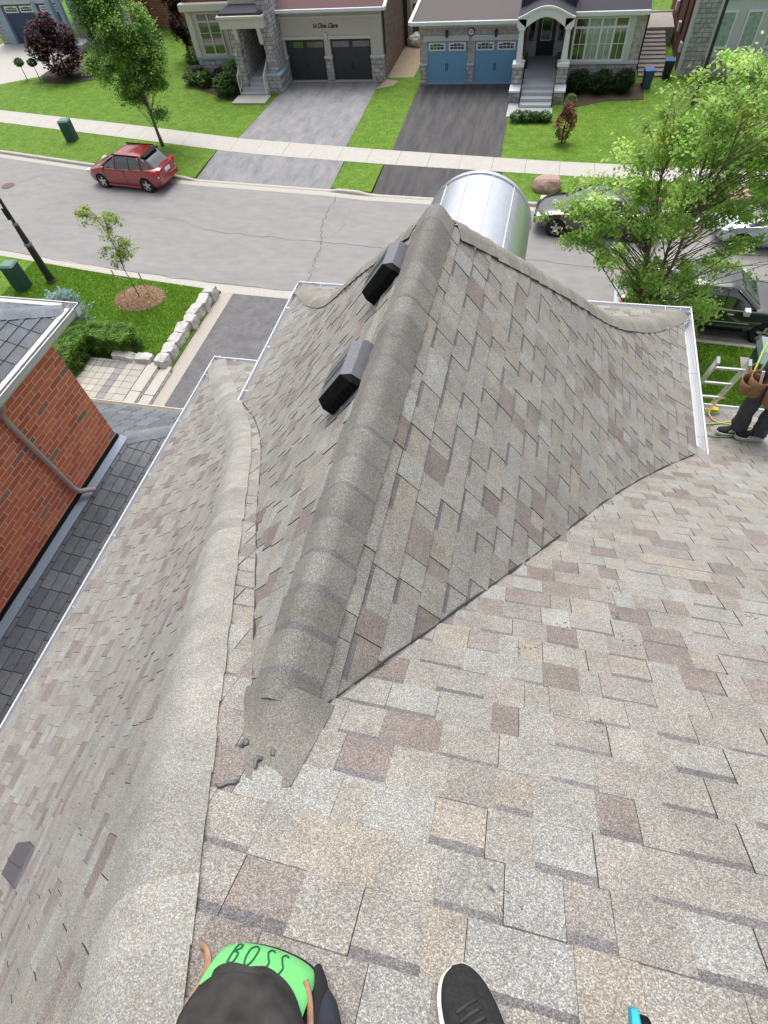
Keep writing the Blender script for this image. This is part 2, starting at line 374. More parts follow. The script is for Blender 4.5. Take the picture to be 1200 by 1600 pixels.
PAL = [((.298, .288, .268), 6), ((.312, .290, .254), 2.6), ((.318, .323, .313), 2.4), ((.274, .260, .244), 6), ((.238, .212, .200), 2.2), ((.292, .288, .274), 6), ((.218, .188, .178), 1.2), ((.306, .296, .276), 4)]
PAL = [(tuple(lerp(a, b, .08) for a, b in zip(c, (.282, .270, .252))), k) for c, k in PAL]
PALW = [p[1] for p in PAL]
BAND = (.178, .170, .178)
def jit(c, r, a=.05): k = 1+r.uniform(-a, a); return tuple(x*k for x in c)
def shingle_mb(sl, poly, v0, v1, h0, h1, col, band):
    """one tab: top face(s) with thickness; wide band = darker printed granules, thin band = painted shadow line, under the butt above"""
    mb = MB()
    hh = lambda v: lerp(h0, h1, (v-v0)/(v1-v0))
    top = [sl.pos(u, v, hh(v)) for u, v in poly]; bot = [sl.pos(u, v, hh(v)-.006) for u, v in poly]
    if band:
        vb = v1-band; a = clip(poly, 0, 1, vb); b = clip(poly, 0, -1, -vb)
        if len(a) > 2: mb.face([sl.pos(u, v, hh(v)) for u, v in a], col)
        if len(b) > 2: mb.face([sl.pos(u, v, hh(v)) for u, v in b], jit(BAND, rng, .12) if band > .01 else (.115, .11, .105))  # thin band: shadow line below the next butt, put into the colour
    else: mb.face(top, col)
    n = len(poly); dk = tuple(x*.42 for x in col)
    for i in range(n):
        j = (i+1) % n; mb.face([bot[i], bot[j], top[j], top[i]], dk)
    # faces follow the loop direction: make the top look up
    return mb
def flip(mb, up=True): return mb
def lay(sl, r, skip=None, vstart=0, vend=None, wmin=.075, wmax=.175, pal=PAL, palw=PALW, umaxlim=None, uminlim=None):
    out = []; v = vstart; k = 0; vend = vend or sl.L
    while v < vend-.02:
        v1 = min(v+EXPO, vend); zc = sl.zv((v+v1)/2)
        za, zb = sl.zv(v), sl.zv(v1)
        a = min(sl.umin(za), sl.umin(zb)); b = max(sl.umax(za), sl.umax(zb))
        if uminlim is not None: a = max(a, uminlim)
        if umaxlim is not None: b = min(b, umaxlim)
        u = a-r.uniform(0, .25); tooth = r.random() < .5
        lastc = None
        while u < b:
            wd = r.uniform(wmin, wmax) if r.random() < .93 else r.uniform(.18, .26)
            c = r.choices(pal, palw)[0][0]
            if lastc and sum(abs(p-q) for p, q in zip(c, lastc)) < .03: c = r.choices(pal, palw)[0][0]
            lastc = c
            poly = clip_slope([(u, v), (u+wd, v), (u+wd, v1), (u, v1)], sl, v, v1)
            if len(poly) > 2 and (uminlim is None or u+wd > uminlim) and (umaxlim is None or u < umaxlim):
                cu = sum(p[0] for p in poly)/len(poly)
                if not (skip and skip(cu, (v+v1)/2, wd)):
                    t = .0032 if tooth else 0
                    wav = r.uniform(-.0008, .0012)
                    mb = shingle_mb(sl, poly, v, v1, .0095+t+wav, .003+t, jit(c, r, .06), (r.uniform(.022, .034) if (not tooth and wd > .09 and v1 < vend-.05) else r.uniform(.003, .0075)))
                    out.append((mb, sl.pos(cu, (v+v1)/2), sl.normal((v+v1)/2), wd*EXPO, sl))
            u += wd+(.0018 if r.random() < .5 else 0)
            tooth = (not tooth) if r.random() < .86 else tooth
        v += EXPO; k += 1
    return out
def under_wing(cu, v, wd):
    y, z = front.rz(v)
    if z > H-1.62 or y < .40: return False
    return abs(cu-WCX)+wd/2 < rz_(WING, z)-.07
r1 = random.Random(3)
T = []
T += lay(front, r1, under_wing, umaxlim=6.2)
T += lay(left, r1, uminlim=-3.0)
T += lay(wr, r1, vend=wr.L-.07); T += lay(wl, r1, vend=wl.L-.07); T += lay(wf, r1, vend=wf.L-.1)
campos = Vector((0, 0, H)); Minv = cam.matrix_world.inverted()
def vis_size(c, n, area):
    q = Minv @ c; d = (c-campos).length
    if q.z > -.2: return 0
    x = -q.x/q.z*861; y = -q.y/q.z*861
    if abs(x) > 640 or abs(y) > 840: return 0
    return area*max(0, (campos-c).normalized().dot(n))/d**2
HOUSE = empty('grey_roofed_house', (0, 0, 0), label='near house with weathered grey, tan and mauve architectural shingles under the photographer', cat='house')
T.sort(key=lambda t: -vis_size(t[1], t[2], t[3]))
slope_names = {id(front): 'front_slope', id(left): 'left_slope', id(wr): 'wing_right_slope', id(wl): 'wing_left_slope', id(wf): 'wing_front_slope'}
SLP = {}
def deck(sl, name, umn=None, umx=None, n=40):
    rows = []
    for i in range(n+1):
        v = (sl.L-(.07 if sl in (wr, wl, wf) else 0))*i/n; z = sl.zv(v); a, b = sl.umin(z), sl.umax(z)
        if umn is not None: a = umn
        if umx is not None: b = umx
        rows.append([sl.pos(lerp(a, b, t), v, -.004) for t in (0, .25, .5, .75, 1)])
    mb = MB(); mb.grid(rows)
    o = mb.build('roof_slope', 'roof_deck_felt', HOUSE); SLP[id(sl)] = o; return o
deck(front, 'front'); deck(left, 'left'); deck(wr, 'wr'); deck(wl, 'wl'); deck(wf, 'wf')
def join(mbs):
    o = MB()
    for m in mbs:
        k = len(o.v); o.v += m.v; o.f += [tuple(i+k for i in f) for f in m.f]; o.c += m.c; o.m += m.m
    return o
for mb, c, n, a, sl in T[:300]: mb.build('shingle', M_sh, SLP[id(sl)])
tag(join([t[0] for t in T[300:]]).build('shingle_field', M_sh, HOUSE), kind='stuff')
# back of the roof, out of view behind the photographer
bk = MB(); bk.face([(-.36, -.62, H-1.04), (7, -.62, H-1.04), (7, -6.2, H-5.1), (-4.13, -6.2, H-5.1)][::-1], (.3, .29, .28)); bk.build('back_slope', M_sh, HOUSE)
# cut edges of the closed valleys: a dark strip stands in for the shadow gap under the last wing shingles
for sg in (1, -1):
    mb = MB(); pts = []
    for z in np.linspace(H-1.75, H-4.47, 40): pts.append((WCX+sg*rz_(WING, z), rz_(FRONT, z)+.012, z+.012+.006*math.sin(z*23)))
    mb.tube(pts, .0052, 5); mb.build('valley_shadow_strip', 'roof_deck_felt', HOUSE)
# ---- ridge and hip caps
def cap_run(path, n1, n2, half=.15, half2=None, expo=.1435, start_up=True, col=(.25, .245, .225), r=None, lift=.012, thick=.006, band=True, name='ridge_cap', parent=None, mat=None, roundk=.45, tail=0, bandp=.8):
    """path: points from low end to high end; n1(i), n2(i): normals of the two slopes at a point"""
    parent = parent or HOUSE; mat = mat or M_cap
    path = [Vector(p) for p in path]; acc = [0]
    for a, b in zip(path, path[1:]): acc.append(acc[-1]+(b-a).length)
    def at(s):
        s = max(0, min(acc[-1], s)); i = max(0, min(len(acc)-2, int(np.searchsorted(acc, s))-1)); t = (s-acc[i])/max(1e-9, acc[i+1]-acc[i])
        return path[i].lerp(path[i+1], t), (path[i+1]-path[i]).normalized(), lerp(i, i+1, t)
    def arc(s, h, hw):
        p, t, fi = at(s); a, b = n1(p), n2(p)
        d1 = t.cross(a).normalized(); d2 = t.cross(b).normalized()
        if d1.z > 0: d1 = -d1
        if d2.z > 0: d2 = -d2
        hw2 = (half2 or half)*hw/half; out = []; f = hw*roundk; f2 = min(hw2*.8, f); A = [p+d1*hw, p+d1*lerp(hw, f, .5), p+d1*f]; Bb = [p+d2*f2, p+d2*lerp(hw2, f2, .5), p+d2*hw2]
        for x in A: out.append(x+a*h)
        for k in range(1, 8):
            q = k/8; x = (p+d1*f)*(1-q)**2+p*2*q*(1-q)+(p+d2*f2)*q*q; out.append(x+a.lerp(b, q).normalized()*h)
        for x in Bb: out.append(x+b*h)
        return out
    s = 0; objs = []
    while s < acc[-1]-.02:
        e = min(s+expo, acc[-1]); hw = half*(1+r.uniform(-.03, .03)); c = jit(col, r, .12)
        h0 = lift+.011+r.uniform(-.001, .003); h1 = lift+.003
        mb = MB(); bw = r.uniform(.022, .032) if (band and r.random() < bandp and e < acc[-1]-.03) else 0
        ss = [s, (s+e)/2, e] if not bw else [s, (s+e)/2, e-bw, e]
        rows = [arc(x, lerp(h0, h1, (x-s)/(e-s)), hw) for x in ss]
        under = [arc(s, h0-.007, hw), arc(e, h1-.007, hw)]
        mb.grid(rows[:3], c)
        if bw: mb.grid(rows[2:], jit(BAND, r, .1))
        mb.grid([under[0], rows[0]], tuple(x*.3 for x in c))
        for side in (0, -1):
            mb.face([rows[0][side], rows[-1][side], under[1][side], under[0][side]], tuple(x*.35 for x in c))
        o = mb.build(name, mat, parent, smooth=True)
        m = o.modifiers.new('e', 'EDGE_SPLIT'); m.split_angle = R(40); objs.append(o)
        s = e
    return objs
rc = random.Random(11)
def slope_n(sl):
    # normal at height z, cached by interpolation
    zs = np.linspace(sl.p['z'][0], sl.p['z'][-1], 30); vs = np.interp(zs, sl.p['z'], sl.p['a']); ns = [sl.normal(v) for v in vs]
    def f(p):
        i = int(np.clip(np.searchsorted(zs, p.z), 1, 29)); return ns[i]
    return f
nF, nL, nWR, nWL, nWF = map(slope_n, (front, left, wr, wl, wf))
zz = np.linspace(FRONT['z'][0]+.0, FRONT['z'][-1], 60)
cap_run([(-rz_(LEFT, z), rz_(FRONT, z), z) for z in zz], nL, nF, half=.172, half2=.13, col=(.308, .303, .285), r=rc, bandp=.0, roundk=.5, name='hip_cap')
zz = np.linspace(WHIP['z'][0], WHIP['z'][-1]-.11, 50)
cap_run([(WCX+rz_(WING, z), rz_(WHIP, z), z) for z in zz], nWR, nWF, half=.145, col=(.27, .26, .235), r=rc, bandp=.2, roundk=.6, name='hip_cap')
cap_run([(WCX-rz_(WING, z), rz_(WHIP, z), z) for z in zz], nWL, nWF, half=.145, col=(.27, .26, .235), r=rc, bandp=.2, roundk=.6, name='hip_cap')
# wing ridge: low end of the caps points to the street
yv = .34
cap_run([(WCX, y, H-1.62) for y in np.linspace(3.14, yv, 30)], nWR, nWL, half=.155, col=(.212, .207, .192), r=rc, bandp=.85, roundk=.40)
# last cap folded down over the front slope where the ridge dies into it
mb = MB(); rows = []
for i in range(6):
    y = lerp(yv+.05, .125, i/5); row = []
    for k in range(9):
        x = WCX+lerp((-.15, -.13, -.10, -.07, -.04, -.01)[i], lerp(.155, .12, i/5), k/8); d = abs(k-4)/4
        zf = H-1.5-.75*y+.018; zr = H-1.62-.0*i-d*d*.16*(1-i/5)+.016
        row.append((x+.02*i/5, y-.03*(1-d)*(i == 5), max(zf, zr-.03)))
    rows.append(row)
mb.grid(rows, (.205, .198, .182)); mb.build('ridge_cap', M_cap, HOUSE, smooth=True)
# sealant smears on it
for (x, y, a) in ((-.585, .20, .4), (-.52, .17, 1.0), (-.50, .19, -.5)):
    mb = MB(); z = lambda y: H-1.5-.75*y+.024
    pts = [Vector((x+.018*math.cos(a+k*.9)*(k/4), y+.022*math.sin(a*1.3+k*.7)*(k/3), z(y+.022*math.sin(a*1.3+k*.7)*(k/3)))) for k in range(5)]
    mb.tube(pts, [.003, .007, .009, .006, .003], 6); mb.build('sealant_smear', 'sealant', HOUSE, smooth=True)
mb = MB(); pts = [Vector((x, y, H-1.5-.75*y+.016)) for x, y in ((-.60, .085), (-.585, .082), (-.57, .095), (-.555, .10), (-.545, .108))]
mb.tube(pts, [.002, .006, .005, .007, .002], 6); mb.build('sealant_smear', 'sealant', HOUSE, smooth=True)
# scuffed bits of grit and loose granules on the front slope
rg = random.Random(5); mb = MB()
for x0, y0 in ((.63, 1.37), (.6, 1.13), (.35, 1.0), (.62, .98), (.2, .83), (1.2, 1.3), (.45, .52), (.14, -.0)):
    for k in range(6):
        x = x0+rg.gauss(0, .018); y = y0+rg.gauss(0, .012); z = H-1.5-.75*y+.013; a = rg.uniform(0, 3); l_ = rg.uniform(.004, .013)
        mb.tube([(x, y, z), (x+l_*math.cos(a), y+l_*math.sin(a), z-.75*l_*math.sin(a)+.003)], [.0025, .001], 5)
tag(mb.build('tar_crumbs', 'sealant', HOUSE), kind='stuff')
# ---- gutters (open troughs with hidden hangers)
def gutter(name, a, b, out, parent, mat='white_aluminium', wd=.125, h=.11, drop=.012, step=.9, hang=True, cap=True, hm='white_aluminium'):
    """trough from a to b, 'out' = outward horizontal direction; a,b at the inner top edge"""
    a = Vector(a); b = Vector(b); out = Vector(out).normalized(); Z = Vector((0, 0, 1)); t = .003
    sec = [(0, 0), (0, -h), (wd*.62, -h), (wd*.80, -h*.72), (wd*.86, -h*.38), (wd, -h*.12), (wd, 0), (wd-.016, .0), (wd-.016, -.008), (wd-.006, -.012), (wd*.83, -h*.38), (wd*.76, -h*.68), (wd*.60, -h+t), (t, -h+t), (t, 0)]
    mb = MB(); mb.prism([a+out*x+Z*(z-drop) for x, z in sec], b-a)
    if cap:
        for p in (a, b): mb.prism([p+out*x+Z*(z-drop) for x, z in sec[:7]], (b-a).normalized()*.002*(1 if p is a else -1))
    o = mb.build(name, mat, parent)
    if hang:
        L = (b-a).length; d = (b-a)/L; k = 0; s = .35
        while s < L:
            m2 = MB(); p = a+d*s; m2.tube([p+Z*(-drop-.006), p+out*(wd-.01)+Z*(-drop-.003)], .0035, 5); m2.tube([p+out*(wd*.5)+Z*(-drop+.0), p+out*(wd*.5)+Z*(-drop-.012)], .008, 6)
            m2.build('hanger', 'galvanised', o); s += step
    return o
zm = H-5.12; zw = H-4.50
gutter('gutter', (-4.12, -6, zm), (-4.12, 5.55, zm), (-1, 0, 0), HOUSE, wd=.10)
gutter('gutter', (-4.22, 5.43, zm), (-3.02, 5.43, zm), (0, 1, 0), HOUSE, wd=.10)
gutter('gutter', (1.93, 5.43, zm), (7, 5.43, zm), (0, 1, 0), HOUSE, wd=.10)
gutter('gutter', (WCX+2.46, 4.02, zw), (WCX+2.46, 6.53, zw), (1, 0, 0), HOUSE, wd=.135, step=.95)
gutter('gutter', (WCX-2.46, 3.98, zw), (WCX-2.46, 6.53, zw), (-1, 0, 0), HOUSE, wd=.10, step=.8)
gutter('gutter', (WCX-2.56, 6.42, zw), (WCX+2.59, 6.42, zw), (0, 1, 0), HOUSE, wd=.10)
# fascia, soffits and walls
bxp('fascia', 'white_aluminium', HOUSE, -4.12, -4.10, -6, 5.42, zm-.2, zm-.012)
bxp('soffit', 'white_aluminium', HOUSE, -4.10, -3.7, -6, 5.40, zm-.2, zm-.19)
bxp('wall', 'red_brick_y', HOUSE, -3.7, -3.5, -6, 5.0, 0, zm-.2)
bxp('wall', 'red_brick', HOUSE, -3.5, 7, 4.8, 5.0, 0, zm-.2)
bxp('wall', 'red_brick_y', HOUSE, WCX-2.1, WCX-1.9, 5.0, 6.0, 0, zw-.2)
bxp('wall', 'red_brick_y', HOUSE, WCX+1.9, WCX+2.1, 5.0, 6.0, 0, zw-.2)
bxp('wall', 'red_brick', HOUSE, WCX-2.1, WCX+2.1, 6.0, 6.2, 0, zw-.2)
bxp('soffit', 'white_aluminium', HOUSE, WCX-2.45, WCX+2.45, 4.0, 6.40, zw-.2, zw-.19)
bxp('fascia', 'white_aluminium', HOUSE, WCX+2.44, WCX+2.458, 4.03, 6.41, zw-.19, zw-.014)
bxp('fascia', 'white_aluminium', HOUSE, WCX-2.458, WCX-2.44, 4.0, 6.41, zw-.19, zw-.014)
# lower porch roof beyond the main eave on the right, with its own shingles and gutter
def zp(y): return lerp(4.75, 3.95, (y-5.0)/2.1)
PR = prof([(5.0, 4.75), (5.7, 4.49), (6.4, 4.22), (7.1, 3.95)])
porch = Slope(PR, (0, 0, 0), (1, 0, 0), (0, 1, 0), lambda z: 2.62, lambda z: 7.0)
pt = lay(porch, r1); tag(join([t[0] for t in pt]).build('porch_shingle_field', M_sh, HOUSE), kind='stuff')
deck(porch, 'porch')
gutter('gutter', (2.55, 7.12, 3.95), (7, 7.12, 3.95), (0, 1, 0), HOUSE, wd=.10, hang=False)
bxp('fascia', 'white_aluminium', HOUSE, 2.56, 2.615, 5.0, 7.1, 3.72, 3.93)
# ---- arched metal dormer roof over the front
cx, rr, zc = -.585, .555, H-2.78-.555
def arch(y, r0=rr, n=28): return [(cx+r0*math.cos(math.pi*k/n), y, zc+r0*math.sin(math.pi*k/n)) for k in range(n+1)]
DOR = MB(); DOR.grid([arch(4.0), arch(4.9), arch(5.98)]); DOR.grid([arch(5.98), arch(5.98, rr+.012), arch(6.03, rr+.012), arch(6.03, rr-.03)])
for k in (8, 12, 16, 20):
    a = math.pi*k/28; c_, s_ = math.cos(a), math.sin(a); DOR.tube([(cx+(rr+.004)*c_, 4.0, zc+(rr+.004)*s_), (cx+(rr+.004)*c_, 6.0, zc+(rr+.004)*s_)], .006, 6)
for sx in (-1, 1): DOR.face([(cx+sx*rr, 4.0, zc), (cx+sx*rr, 6.0, zc), (cx+sx*rr, 6.0, zc-.9), (cx+sx*rr, 4.0, zc-.9)])
DOR.build('arched_metal_roof', 'galvanised', HOUSE, smooth=False)
for p in HOUSE.children:
    if p.name.startswith('arched_metal'):
        p.data.polygons.foreach_set('use_smooth', [True]*len(p.data.polygons)); m = p.modifiers.new('e', 'EDGE_SPLIT'); m.split_angle = R(35)
fw = MB(); fw.prism([(cx+(rr-.02)*math.cos(math.pi*k/20), 5.9, zc+(rr-.02)*math.sin(math.pi*k/20)) for k in range(21)]+[(cx-rr+.02, 5.9, zc-.9), (cx+rr-.02, 5.9, zc-.9)], (0, .05, 0)); fw.build('dormer_front', 'stucco', HOUSE)
# ---- two slant-back roof vents on the wing's left slope
def wing_vent(y0, L, s0, s1, h, label, lx):
    """box on the wing's left slope: y0..y0+L along the ridge, s0..s1 down the slope from the ridge line"""
    v0 = wl.L-s0; v1 = wl.L-s1; vc = (v0+v1)/2; n = wl.normal(vc); o_ = wl.pos(y0, v0, .008); D = (wl.pos(y0, v1)-wl.pos(y0, v0)).normalized(); Y = Vector((0, 1, 0)); W = s1-s0
    n = Y.cross(D).normalized()
    if n.z < 0: n = -n
    root = empty('roof_vent', tuple(o_), label=label, cat='roof vent', group='slant-back roof vents beside the ridge')
    p = lambda a, b, c: (Y*a+D*b+n*c)
    mb = MB()  # metal hood: low at the far end and bevelled along its upslope edge
    sec = lambda a, hh, ins: [p(a, 0, 0), p(a, .0, hh*.62), p(a, W*.16, hh), p(a, W*.99, hh), p(a, W, hh*.9), p(a, W, 0)]
    A_, B_, C_ = sec(.035, h, 0), sec(L*.94, h, 0), sec(L, h*.72, 0)
    mb.grid([A_, B_, C_], close=False); mb.face(C_)
    mb.build('hood', 'vent_top', root)
    fl = MB(); fl.hexa([p(-.06, -.05, 0), p(L+.06, -.05, 0), p(L+.06, W+.06, 0), p(-.06, W+.06, 0), p(-.06, -.05, .003), p(L+.06, -.05, .003), p(L+.06, W+.06, .003), p(-.06, W+.06, .003)]); fl.build('flange', 'vent_top', root)
    bk_ = MB(); s2 = [p(.035, 0, 0), p(.035, 0, h*.60), p(.035, W*.15, h*.985), p(.035, W*.985, h*.985), p(.035, W, 0)]
    s3 = [p(0, .006, 0), p(0, .006, h*.58), p(0, .012, h*.60), p(0, W*.97, h*.78), p(0, W*.985, 0)]
    s3 = [p(-.004, .004, 0), p(-.004, .004, h*.42), p(-.004, .01, h*.46), p(-.004, W*.975, h*.62), p(-.004, W*.985, 0)]
    bk_.grid([s2, s3]); bk_.face(s3); bk_.build('louvre_mouth', 'black_plastic', root)
    for k in range(7):
        b = W*(.08+.14*k); sl_ = MB(); sl_.hexa([p(-.008, b, .006), p(-.004, b, .006), p(-.004, b+.006, .006), p(-.008, b+.006, .006), p(-.008, b, h*.44), p(-.004, b, h*.44), p(-.004, b+.006, h*.44), p(-.008, b+.006, h*.44)]); sl_.build('mesh_bar', 'black_plastic', root)
    for k in (.38, .47, .62):
        rb = MB(); rb.hexa([p(L*k, W*.17, h), p(L*k+.006, W*.17, h), p(L*k+.006, W*.95, h), p(L*k, W*.95, h), p(L*k, W*.17, h+.003), p(L*k+.006, W*.17, h+.003), p(L*k+.006, W*.95, h+.003), p(L*k, W*.95, h+.003)]); rb.build('rib', 'vent_top', root)
    return root
wing_vent(1.79, .285, .18, .455, .10, 'black mouthed grey roof vent nearer the photographer, left of the wing ridge', 0)
wing_vent(2.67, .255, .18, .455, .10, 'black mouthed grey roof vent farther down the ridge, close to the hip corner', 0)
# ---- low brown bathroom vent on the left slope
def flat_vent():
    yv0, vv = -.47, 2.07
    base = left.pos(yv0, vv, .01); n = left.normal(vv); D = (left.pos(yv0, vv-.1)-left.pos(yv0, vv)).normalized(); Y = Vector((0, 1, 0)); n = Y.cross(D).normalized(); n = n if n.z > 0 else -n
    root = empty('bathroom_vent', tuple(base), label='small low brown plastic vent hood low on the left roof slope', cat='roof vent')
    p = lambda a, b, c: Y*a+D*b+n*c
    mb = MB(); mb.hexa([p(-.11, -.16, 0), p(.11, -.16, 0), p(.11, .16, 0), p(-.11, .16, 0), p(-.10, -.14, .02), p(.10, -.14, .02), p(.085, .155, .075), p(-.085, .155, .075)]); bevel(mb.build('hood', 'brown_plastic', root), .006)
    mb = MB(); mb.hexa([p(-.012, -.13, .023), p(.012, -.13, .023), p(.012, .15, .074), p(-.012, .15, .074), p(-.004, -.13, .030), p(.004, -.13, .030), p(.004, .15, .082), p(-.004, .15, .082)]); mb.build('ridge', 'brown_plastic', root)
flat_vent()
# ================================================================ GROUND, STREET
NEAR = [(-80, 24.2), (-40, 20.6), (-23.1, 18.8), (-17, 17.98), (-11.8, 17.42), (-8.3, 17.3), (0, 16.9), (5.5, 16.55), (10, 16.25), (40, 14.6), (80, 12.5)]
FAR = [(-80, 37), (-40, 29.95), (-29.8, 28.26), (-22.9, 26.95), (-16.8, 25.87), (-9.4, 25.28), (-7.5, 25.0), (2, 24.5), (10, 24.05), (40, 22.4), (80, 20.3)]
SWN = [(-80, 41.5), (-40, 33.3), (-32.4, 31.9), (-23, 30.15), (-15.2, 28.6), (-7.5, 27.75), (.74, 27.1), (10, 26.5), (40, 24.8), (80, 22.7)]
SWF = [(-80, 43.3), (-40, 34.95), (-33.6, 33.6), (-22.6, 31.6), (-15.8, 30.2), (-7.7, 29.2), (.4, 28.4), (10, 27.8), (40, 26.1), (80, 24)]
def fy(P_, x): return float(np.interp(x, [p[0] for p in P_], [p[1] for p in P_]))
def tess(x0, x1, step=.5): n = max(1, int(abs(x1-x0)/step)); return [x0+(x1-x0)*i/n for i in range(n+1)]
def sheet(name, x0, x1, f0, f1, z0, z1, mat, parent=None, kind='structure', nv=4, side=.1, step=.5):
    """ground strip between curves f0(x) and f1(x) with a small edge drop"""
    mb = MB(); rows = []
    for k in range(nv+1):
        rows.append([(x, lerp(f0(x), f1(x), k/nv), lerp(z0, z1, k/nv)) for x in tess(x0, x1, step)])
    mb.grid(rows)
    if side:
        mb.grid([[(p[0], p[1], p[2]-side) for p in rows[0]], rows[0]]); mb.grid([rows[-1], [(p[0], p[1], p[2]-side) for p in rows[-1]]])
        for e in (0, -1): mb.face([rows[0][e], rows[-1][e], (rows[-1][e][0], rows[-1][e][1], rows[-1][e][2]-side), (rows[0][e][0], rows[0][e][1], rows[0][e][2]-side)])
    o = mb.build(name, mat, parent); 
    if kind: tag(o, kind=kind)
    return o
mb = MB(); mb.face([(-300, -120, -.06), (300, -120, -.06), (300, 420, -.06), (-300, 420, -.06)]); tag(mb.build('ground', 'grass'), kind='structure')
GZ = .12
for nm, y0, y1 in (('ground', 31, 420),):
    mb = MB(); mb.face([(-300, 78, GZ-.005), (-80, 43.6, GZ-.005), (-33.6, 33.9, GZ-.005), (-15.8, 30.4, GZ-.005), (10, 28.0, GZ-.005), (80, 24.2, GZ-.005), (300, 20, GZ-.005), (300, 420, GZ-.005), (-300, 420, GZ-.005)]); tag(mb.build(nm, 'grass'), kind='structure')
near = lambda x: fy(NEAR, x); far = lambda x: fy(FAR, x); swn = lambda x: fy(SWN, x); swf = lambda x: fy(SWF, x)
road = sheet('road', -80, 80, near, far, 0, 0, 'asphalt_road', nv=6, side=0)
# concrete gutter pans and kerbs (lowered at the driveways)
DRV_FAR = [(-16.6, -9.45), (-7.35, -1.75)]; DRV_NEAR = [(-11.5, -5.0)]
def kz(x, dr):
    for a, b in dr:
        if a-.5 < x < b+.5:
            t = min((x-(a-.5))/.5, ((b+.5)-x)/.5, 1); return lerp(GZ, .03, max(0, t))
    return GZ
def kerb(name, fn, sg, dr):
    mb = MB(); xs = tess(-80, 80, .5)
    prof_ = lambda x: [(-.38, .004), (-.03, .006), (0, kz(x, dr)*.85), (.03, kz(x, dr)+.004), (.16, kz(x, dr)+.004), (.17, kz(x, dr)-.05)]
    mb.grid([[(x, fn(x)+sg*o_, z) for o_, z in prof_(x)] for x in xs]); o = mb.build(name, 'kerb_concrete'); tag(o, kind='structure'); return o
kerb('kerb', far, 1, DRV_FAR); kerb('kerb', near, -1, DRV_NEAR)
# sidewalk: slabs
sw = MB(); sw.grid([[(x, swn(x), GZ-.03) for x in tess(-80, 80)], [(x, swf(x), GZ-.03) for x in tess(-80, 80)]]); SW = tag(sw.build('sidewalk', 'soil'), kind='structure')
x = -60.0; rs = random.Random(2)
while x < 40:
    L_ = 1.52; a, b = x+.006, x+L_-.006; mb = MB(); dz = rs.uniform(-.004, .004); c = jit((.5, .5, .48), rs)
    if -40 < x < 16:
        mb.hexa([(a, swn(a), GZ-.06), (b, swn(b), GZ-.06), (b, swf(b), GZ-.06), (a, swf(a), GZ-.06), (a, swn(a), GZ+.012+dz), (b, swn(b), GZ+.012+dz), (b, swf(b), GZ+.012+dz), (a, swf(a), GZ+.012+dz)]); mb.build('slab', 'concrete', SW)
    else:
        mb.hexa([(a, swn(a), GZ-.06), (b, swn(b), GZ-.06), (b, swf(b), GZ-.06), (a, swf(a), GZ-.06), (a, swn(a), GZ+.012), (b, swn(b), GZ+.012), (b, swf(b), GZ+.012), (a, swf(a), GZ+.012)]); mb.build('slab', 'concrete', SW)
    x += L_
# boulevard grass and front lawns (opposite side)
kf = lambda x: far(x)+.165
def lawn(name, x0, x1, f0, f1, z=GZ): return sheet(name, x0, x1, f0, f1, z, z, 'grass', side=.12)
lawn('boulevard_lawn', -80, -16.65, kf, swn); lawn('boulevard_lawn', -9.4, -7.4, kf, swn); lawn('boulevard_lawn', -1.7, 80, kf, swn)
sheet('driveway_apron', -16.6, -9.45, kf, swn, .035, GZ+.008, 'asphalt_worn', side=.12); sheet('driveway_apron', -7.35, -1.75, kf, swn, .035, GZ+.008, 'asphalt_dark', side=.12)
# front lawns beyond the sidewalk; driveways are quads
def quad(name, pts, z, mat, kind='structure', n=6, zt=None, side=.1):
    (a, b, c, d) = [Vector((p[0], p[1], 0)) for p in pts]; mb = MB(); rows = []
    for i in range(n+1):
        l0 = a.lerp(d, i/n); l1 = b.lerp(c, i/n); zz_ = lerp(z, z if zt is None else zt, i/n); rows.append([tuple(l0.lerp(l1, k/n)+Vector((0, 0, zz_))) for k in range(n+1)])
    mb.grid(rows); loop = rows[0]+[r[-1] for r in rows[1:]]+rows[-1][::-1][1:]+[r[0] for r in rows[::-1]][1:]
    mb.grid([loop, [(p[0], p[1], p[2]-side) for p in loop]])
    o = mb.build(name, mat); tag(o, kind=kind); return o
lawn('front_lawn', -80, -41.5, lambda x: swf(x), lambda x: 70); 
mb = MB()
def poly_sheet(name, pts, z, mat, side=.12, kind='structure'):
    mb = MB(); mb.face([(p[0], p[1], z) for p in pts]); l_ = [(p[0], p[1], z) for p in pts]+[(pts[0][0], pts[0][1], z)]
    mb.grid([l_, [(p[0], p[1], p[2]-side) for p in l_]]); o = mb.build(name, mat); tag(o, kind=kind); return o
swp = lambda a, b: [(x, swf(x)) for x in tess(a, b, 1.0)]
poly_sheet('front_lawn', [(-36.9, 37.3), (-36.5, swf(-36.5))]+swp(-36.5, -15.9)+[(-15.75, 34.4), (-15.4, 37.7), (-21.3, 37.9), (-21.3, 60), (-34, 60), (-34, 38.9)], GZ, 'grass')
poly_sheet('front_lawn', swp(-9.72, -7.3)+[(-7.45, 37.2), (-7.5, 40), (-9.4, 40), (-9.9, 36.5)], GZ, 'grass')
poly_sheet('front_lawn', swp(-1.95, 60)+[(60, 80), (4.05, 80), (4.05, 37.2), (-2.1, 37.2), (-1.8, 33)], GZ, 'grass')
poly_sheet('back_lawn', [(-9.5, 44.4), (-7.5, 44.4), (-7.5, 80), (-9.5, 80)], GZ, 'grass')
poly_sheet('driveway', swp(-42, -36.5)[::-1]+[(-36.5, swf(-36.5)), (-36.9, 37.3), (-34.0, 38.8), (-34.2, 41), (-38.6, 45.4), (-42, 45.6)][0:0]+[(-42, swf(-42))], GZ, 'concrete') if False else None
